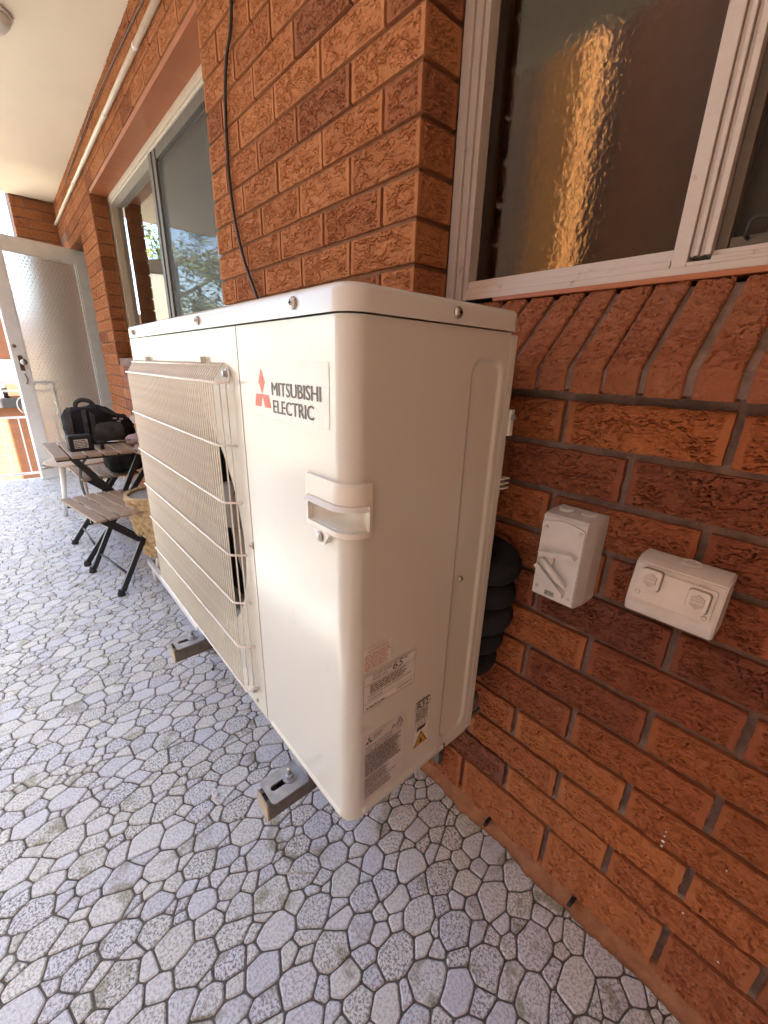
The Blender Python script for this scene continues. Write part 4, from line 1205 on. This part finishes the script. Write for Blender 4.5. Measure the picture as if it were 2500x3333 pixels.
M_flap_rim = simple('grey_flap_outline', (.20, .195, .19), .7); M_seal2 = simple('mid_grey_plastic', (.47, .46, .45), .4)  # first grey stands in for the shade round the flaps
gpo = thing('power_outlet', 'pale grey double weatherproof power outlet with two flaps, right of the isolator', 'power outlet', (.2745, -.004, .797))
gw = .0575
prof = [(0, .089), (-.030, .089), (-.047, .081), (-.060, .022), (-.060, .014), (-.056, .0), (0, .0)]
g = MB(); g.prism([(-gw, y, z) for y, z in prof], (2*gw, 0, 0)); 
bmesh.ops.bevel(g.bm, geom=list(g.bm.edges), offset=.0022, segments=2, affect='EDGES'); g.build('body', M_greyplastic, gpo, auto=40)
# face plate lies on the sloping front
fa = Vector((0, -.047, .081)); fb2 = Vector((0, -.060, .022)); ft_ = (fb2-fa).normalized(); fn = Vector((0, ft_.z, -ft_.y)); 
if fn.y > 0: fn = -fn
def FP(u, s, d=0): p = fa+ft_*s+fn*d; return (u, p.y, p.z)
g = MB(); g.prism([FP(u, s, .0010) for u, s in rrect(-.049, .049, .0085, .0555, .004)], fn*.0040); g.build('face_plate', M_greyplastic2, gpo)
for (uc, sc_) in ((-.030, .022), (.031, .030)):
    sg_ = MB(); sg_.prism([FP(u, s, .0041) for u, s in rrect(uc-.0140, uc+.0140, sc_-.0175, sc_+.0155, .005)], fn*.0012); sg_.build('flap_dark_rim', M_flap_rim, gpo)  # dark plate under the flap, draws its shaded gap as colour
    fl = MB(); fl.prism([FP(u, s, .0054) for u, s in rrect(uc-.0125, uc+.0125, sc_-.016, sc_+.014, .004)], fn*.008); fo = fl.build('flap', M_greyplastic2, gpo)
    m_ = MB(); m_.prism([FP(uc+a, sc_+b_, .0136) for a, b_ in ((-.008, -.006), (0, -.011), (.008, -.006), (.008, .005), (0, .010), (-.008, .005))], fn*.0016); m_.build('button', M_seal2, fo)
    m_ = MB(); m_.prism([FP(uc+a, sc_+b_, .0153) for a, b_ in ((-.008, -.0012), (.008, -.0012), (.008, .0008), (-.008, .0008))], fn*.0015); m_.build('ridge', M_greyplastic2, fo)
for (u, s) in ((-.043, .045), (.043, .050)):
    p = FP(u, s, .0045); MB().lathe([(.0038, 0), (.0038, -.0012), (.003, -.002), (0, -.002)], 14, p, 'y').build('cover_screw', M_greyplastic, gpo, True)
MB().lathe([(.0145, 0), (.0145, .0012), (.013, .0018), (.012, .0006), (.002, .0006), (.0015, .002), (0, .002)], 26, (.004, -.016, .0893)).build('conduit_plug', M_greyplastic2, gpo, True)
vs, fs = text_flat('ON', .026, .037, .0, .0055); 
add('lettering', mkmesh('lettering', [FP(u, .0105-v_, .0046) for u, v_ in vs], fs, simple('moulded_mark', (.40, .38, .35), .5)), gpo)

# ================================================================== CABLES AND CONDUIT
cb = thing('hanging_cable', 'thin black cable hanging down the brick pier behind the air conditioner', 'cable', (-1.2, -.006, 1.24))
pts = [(-1.10, -.012, 2.60), (-1.153, -.012, 2.154), (-1.215, -.012, 2.05), (-1.250, -.010, 1.975), (-1.270, -.009, 1.86), (-1.272, -.009, 1.73), (-1.245, -.010, 1.60), (-1.19, -.012, 1.48), (-1.113, -.014, 1.37), (-1.04, -.016, 1.25)]
def smooth(pts, k=6):
    P_ = [Vector(p) for p in pts]; out = []
    for i in range(len(P_)-1):
        p0, p1, p2, p3 = P_[max(i-1, 0)], P_[i], P_[i+1], P_[min(i+2, len(P_)-1)]
        for t in range(k):
            t /= k; out.append(.5*((2*p1)+(-p0+p2)*t+(2*p0-5*p1+4*p2-p3)*t*t+(-p0+3*p1-3*p2+p3)*t**3))
    out.append(P_[-1]); return out
MB().tube([p-Vector((-1.2, -.006, 1.24)) for p in smooth(pts)], .0052, 8).build('cable', M_cable, cb, True)
cd = thing('conduit', 'cream electrical conduit clipped along the brick band below the ceiling', 'conduit', (-3.5, -.018, 2.43))
MB().tube([(2.05, 0, .0), (.4, 0, .003), (-1.0, 0, .0), (-2.09, 0, -.006)], .0125, 14).build('pipe', M_conduit, cd, True)
MB().tube([(-.62, 0, .001), (-.66, 0, .001)], .0152, 14).build('coupling', M_conduit, cd, True)
sd = MB().tube([(x, -.0, 0) for x in (-.010, .010)], .0142, 14).mesh('saddle_clip', M_rail, True)
for x in (1.39, .66, -.11, -.85, -1.53, 1.95): add('saddle_clip', sd, cd, (x, 0, .001))
bw = thing('loose_wire', 'thin brown wire running above the cream conduit', 'wire', (-2.5, -.006, 2.54))
MB().tube([p-Vector((-2.5, -.006, 2.54)) for p in smooth([(-1.5, -.008, 2.470), (-1.956, -.008, 2.515), (-2.5, -.008, 2.545), (-3.13, -.008, 2.566), (-3.8, -.007, 2.56), (-4.6, -.006, 2.55)])], .0040, 6).build('wire', M_brown, bw, True)
lamp = thing('ceiling_lamp', 'round white ceiling lamp cut off at the upper left corner', 'lamp', (-2.70, -.475, ZC))
MB().lathe([(.10, -.0005), (.105, -.012), (.098, -.016)], 36).build('base_ring', M_rail, lamp, True)
MB().lathe([(.094, -.0165), (.092, -.035), (.075, -.056), (.04, -.066), (0, -.068)], 36).build('lamp_shade', simple('opal_glass', (.72, .70, .64), .3, var=.03), lamp, True)

# ================================================================== FURNITURE
def slat_mesh(L, wd, th=.012): return MB().box((-L/2, -wd/2, -th/2), (L/2, wd/2, th/2), .002, 1).mesh('slat', M_slat)
def folding_chair(name, label, loc, rz):
    t = thing(name, label, 'chair', loc, rz, 'folding slatted chairs')
    L = .50; me = slat_mesh(L, .046); SZ = .432
    for k in range(6): add('seat_slat', me, t, (0, -.245+.056*k, SZ-.004*(k > 3)))
    mb_ = slat_mesh(L, .052)
    # back legs lean from the front feet up to the top rail; y grows towards the back
    def yb(z): return -.212+.55*z
    for z in (.66, .735, .81): add('back_slat', mb_, t, (0, yb(z)-.012, z), (R(90-29), 0, 0))
    for s in (-1, 1):
        x = s*.195
        MB().bar((x, yb(.022), .022), (x, yb(.845), .845), .014, .026).build('back_leg', M_blacksteel, t)
        MB().bar((x-s*.018, -.235, SZ-.010), (x-s*.018, .180, .022), .014, .026).build('front_leg', M_blacksteel, t)
        MB().bar((x-s*.034, -.265, SZ-.016), (x-s*.034, .07, SZ-.016), .012, .018).build('seat_rail', M_blacksteel, t)
        MB().lathe([(.016, 0), (.019, .008), (.013, .026), (.013, .034)], 12, (x, yb(.02)-.008, 0)).build('foot', M_rubber, t)
        MB().lathe([(.016, 0), (.019, .008), (.013, .026), (.013, .034)], 12, (x-s*.018, .178, 0)).build('foot', M_rubber, t)
    MB().tube([(-.195, yb(.10), .10), (.195, yb(.10), .10)], .006, 8).build('cross_rod', M_blacksteel, t, True)
    MB().tube([(-.177, .150, .06), (.177, .150, .06)], .006, 8).build('cross_rod', M_blacksteel, t, True)
    return t
folding_chair('folding_chair', 'grey brown slatted folding chair with black legs standing nearest the air conditioner', (-2.125, -.322, 0), R(10.5))
folding_chair('folding_chair', 'slatted folding chair half hidden beyond the folding table', (-2.98, -.235, 0), R(4))

tb = thing('folding_table', 'slatted wooden folding table with crossed black legs carrying the backpack', 'table', (-2.59, -.345, 0), R(2))
ts = MB().box((-.262, -.031, -.008), (.262, .031, .008), .002, 1).mesh('slat', M_slat); TZ = .652
for k in range(8): add('slat', ts, tb, (0, -.247+.0745*k, TZ))
for x in (-.205, .205):
    MB().bar((x, -.270, TZ-.016), (x, .290, TZ-.016), .014, .020).build('rail', M_blacksteel, tb)
    MB().bar((x, -.195, TZ-.020), (x, .235, .020), .014, .028).build('leg', M_blacksteel, tb)
    MB().bar((x-.016, .225, TZ-.020), (x-.016, -.232, .020), .014, .028).build('leg', M_blacksteel, tb)
    for y in (-.235, .238):
        MB().lathe([(.016, 0), (.020, .008), (.014, .03)], 12, (x-(.016 if y < 0 else 0), y, 0)).build('foot', M_rubber, tb)
MB().tube([(-.221, -.175, .10), (.189, -.175, .10)], .006, 8).build('cross_rod', M_blacksteel, tb, True)

stl = thing('round_stool', 'small round white legged side table behind the folding table', 'stool', (-3.36, -.42, 0))
MB().lathe([(.0, .432), (.205, .432), (.215, .438), (.215, .446), (.205, .452), (0, .452)], 48).build('top', M_stool, stl, auto=40)
for k in range(3):
    a = R(232+120*k)
    MB().tube([(.13*math.cos(a), .13*math.sin(a), .431), (.195*math.cos(a), .195*math.sin(a), 0)], [.021, .014], 14).build('leg', M_white, stl, True)

# soft shapes: rounded box pushed about with noise
def soft(name, size, mat, parent, loc=(0, 0, 0), amp=.012, seed=1, e=3.2, rot=(0, 0, 0)):
    bm = bmesh.new(); bmesh.ops.create_icosphere(bm, subdivisions=4, radius=1)
    for v_ in bm.verts:
        c = v_.co; n_ = (abs(c.x)**e+abs(c.y)**e+abs(c.z)**e)**(1/e); c = c/n_
        q_ = Vector((c.x*2.2+seed, c.y*2.2, c.z*2.2)); d_ = noise.noise(q_)*amp+noise.noise(q_*2.6)*amp*.5
        v_.co = Vector((c.x*size[0]/2, c.y*size[1]/2, c.z*size[2]/2))+c*d_
    me = bpy.data.meshes.new(name); bm.to_mesh(me); bm.free(); me.materials.append(mat)
    me.polygons.foreach_set('use_smooth', [True]*len(me.polygons)); return add(name, me, parent, loc, rot)
def ribbon(name, pts, wd, mat, parent, side_=(0, 1, 0), th=.004):
    mb = MB(); P_ = smooth(pts, 5)
    for a, b in zip(P_, P_[1:]): mb.bar(a, b+(b-a)*.05, wd, th, side_)
    return mb.build(name, mat, parent)
TT = TZ+.008
bag = thing('tool_backpack', 'bulging black tool backpack standing on the folding table', 'backpack', (-2.73, -.345, TT))
bag.scale = (.93, .93, .93)
soft('body', (.21, .30, .235), M_nylon, bag, (0, -.035, .117), .014, 2)
soft('side_pocket', (.17, .15, .17), M_nylon, bag, (.015, .125, .088), .016, 5, 2.6)
soft('front_pocket', (.06, .17, .13), M_strap, bag, (.105, .045, .075), .006, 8)
for y in (-.155, -.075, -.035):
    ribbon('shoulder_strap', [(.045, y+.01, .232), (.092, y, .205), (.116, y-.004, .13), (.112, y-.008, .04), (.10, y-.006, .012)], .024, M_strap, bag)
MB().tube(smooth([(-.0, -.105, .222), (0, -.095, .258), (0, -.06, .275), (0, -.02, .262), (0, .0, .225)]), .013, 10).build('carry_handle', M_strap, bag, True)
ribbon('zip_band', [(.060, .02, .222), (.085, .07, .20), (.09, .12, .165)], .02, M_rubber, bag, (0, .5, 1))
for (y, z) in ((.075, .155), (.095, .135), (.11, .15)):
    MB().box((.10, y, z), (.112, y+.022, z+.012), .003).build('buckle', M_screw, bag)
tool = thing('battery_charger', 'small black case with a white printed label at the edge of the folding table', 'case', (-2.475, -.478, TT), R(6))
MB().box((-.035, -.058, .0), (.035, .058, .088), .010, 3).build('case', M_rubber, tool)
q = Print(lambda u, v_: (.0356, u, v_)); q.rect(-.035, .030, .018, .066); wl = q.build('label_sheet', simple('white_paper', (.62, .62, .6), .6), tool)
q = Print(lambda u, v_: (.0360, u, v_)); q.lines(-.033, .028, .020, .064, 5, .5, 77); q.build('fine_print', M_black, wl, 'stuff')
scr = thing('screwdriver', 'long thin screwdriver lying on the folding table beside the case', 'screwdriver', (-2.45, -.33, TT+.03))
MB().tube([(0, -.075, .01), (0, -.03, .01)], .012, 12).build('grip', M_rubber, scr, True)
MB().tube([(0, -.03, .01), (0, .12, .012)], .0032, 8).build('shaft', M_screw, scr, True)
MB().lathe([(.010, -.0299), (.010, -.005), (.004, -.005)], 10, (0, -.05, 0)).build('rest', M_rubber, scr)
rag = thing('rolled_cloth', 'pale pink rolled cloth at the end of the folding table by the wall', 'cloth', (-2.50, -.19, TT))
soft('roll', (.13, .12, .065), simple('dusty_pink_cloth', (.42, .33, .33), .9, var=.1), rag, (0, 0, .033), .006, 9, 2.4)
sb = thing('shoulder_bag', 'black bag with a hanging strap on the far folding chair under the table', 'bag', (-2.83, -.225, .438))
soft('body', (.20, .22, .15), M_nylon, sb, (0, 0, .077), .012, 21)
ribbon('strap', [(.02, -.10, .14), (.06, -.20, .13), (.07, -.255, .05), (.06, -.262, -.08), (.06, -.235, -.20), (.05, -.19, -.26)], .03, M_strap, sb, (1, .3, 0))

rack = thing('low_rack', 'low white rack with a woven top standing under the air conditioner', 'rack', (-1.55, -.18, 0))
MB().box((-.475, -.150, .078), (.475, -.128, .106), .003).build('front_edge', M_white, rack)
MB().box((-.475, .128, .078), (.475, .150, .106), .003).build('back_edge', M_white, rack)
MB().box((-.475, -.1275, .078), (-.453, .1275, .106), .003).build('end_edge', M_white, rack)
MB().box((.453, -.1275, .078), (.475, .1275, .106), .003).build('end_edge', M_white, rack)
v, f = [], []; nx, ny = 90, 26
for i in range(nx+1):
    for j in range(ny+1):
        v.append((-.4525+.905*i/nx, -.1272+.2544*j/ny, .097+.003*(1 if (i//2+j//2) % 2 else -1)*(.5+.5*math.sin(i*1.57))))
for i in range(nx):
    for j in range(ny): a = i*(ny+1)+j; f.append((a, a+ny+1, a+ny+2, a+1))
add('woven_top', mkmesh('woven_top', v, f, M_seagrass), rack)
for x in (-.385, .365):
    for y in (-.139, .139): MB().tube([(x, y, 0), (x, y, .0775)], .011, 14).build('leg', M_white, rack, True)

bk = thing('woven_basket', 'tapered seagrass basket beside the grille, standing on the low white rack', 'basket', (-1.985, -.232, .1005))
def basket_mesh():
    n, m = 96, 60; v, f = [], []
    for j in range(m+1):
        t = j/m; z = .050+.335*t; r = .098+.050*t+.004*math.sin(t*PI)
        row = t*11; rr_ = int(row); fz = row-rr_
        for i in range(n):
            a = 2*PI*i/n; k = a/(2*PI)*17+(.5 if rr_ % 2 else 0)+fz*.35
            b_ = abs(math.sin(k*PI))**.6*abs(math.sin(PI*fz))**.5
            v.append(((r+.015*b_)*math.cos(a), (r+.015*b_)*math.sin(a), z))
    for j in range(m):
        for i in range(n): f.append((j*n+i, j*n+(i+1) % n, (j+1)*n+(i+1) % n, (j+1)*n+i))
    return mkmesh('wall', v, f, M_seagrass, True)
add('wall', basket_mesh(), bk)
MB().lathe([(.0, .055), (.092, .056), (.140, .380)], 40).build('lining', M_lining, bk, True)
MB().tube([(.147*math.cos(2*PI*i/40), .147*math.sin(2*PI*i/40), +.386+.002*math.sin(i*2.5)) for i in range(40)], .010, 8, closed=True).build('rim', M_seagrass, bk, True)
for k in range(4):
    a = R(225+90*k); MB().tube([(.085*math.cos(a), .085*math.sin(a), .06), (.105*math.cos(a), .105*math.sin(a), .0)], [.011, .008], 12).build('leg', M_white, bk, True)

# ================================================================== SMALL THINGS ON THE FLOOR
ct = thing('cable_tie', 'short black cable tie lying on the paving below the grille', 'cable tie', (-1.076, -.325, .002))
MB().tube([(-.035, .0, .002), (-.01, .004, .004), (.012, -.002, .003), (.03, -.012, .004)], .0016, 6).build('strip', M_rubber, ct, True)
MB().box((.028, -.016, .0), (.036, -.008, .005), .001).build('lock_head', M_rubber, ct)
bit = add('plastic_scrap', None) if False else soft('plastic_scrap', (.030, .018, .006), simple('clear_white_plastic', (.7, .68, .68), .25, var=.05), None, (-.535, -.516, .0035), .004, 4, 2.0)
tag(bit, 'tiny crumpled white plastic scrap on the paving left of the near bracket', 'scrap')
tw = MB().tube([(0, 0, .001), (.02, .03, .002), (.045, .055, .0015)], .0012, 5).build('dry_stalk', simple('straw', (.5, .45, .35), .7), None, True, loc=(-.235, -.465, .001))
tag(tw, 'thin dry stalk lying across the paving in the foreground', 'stalk')
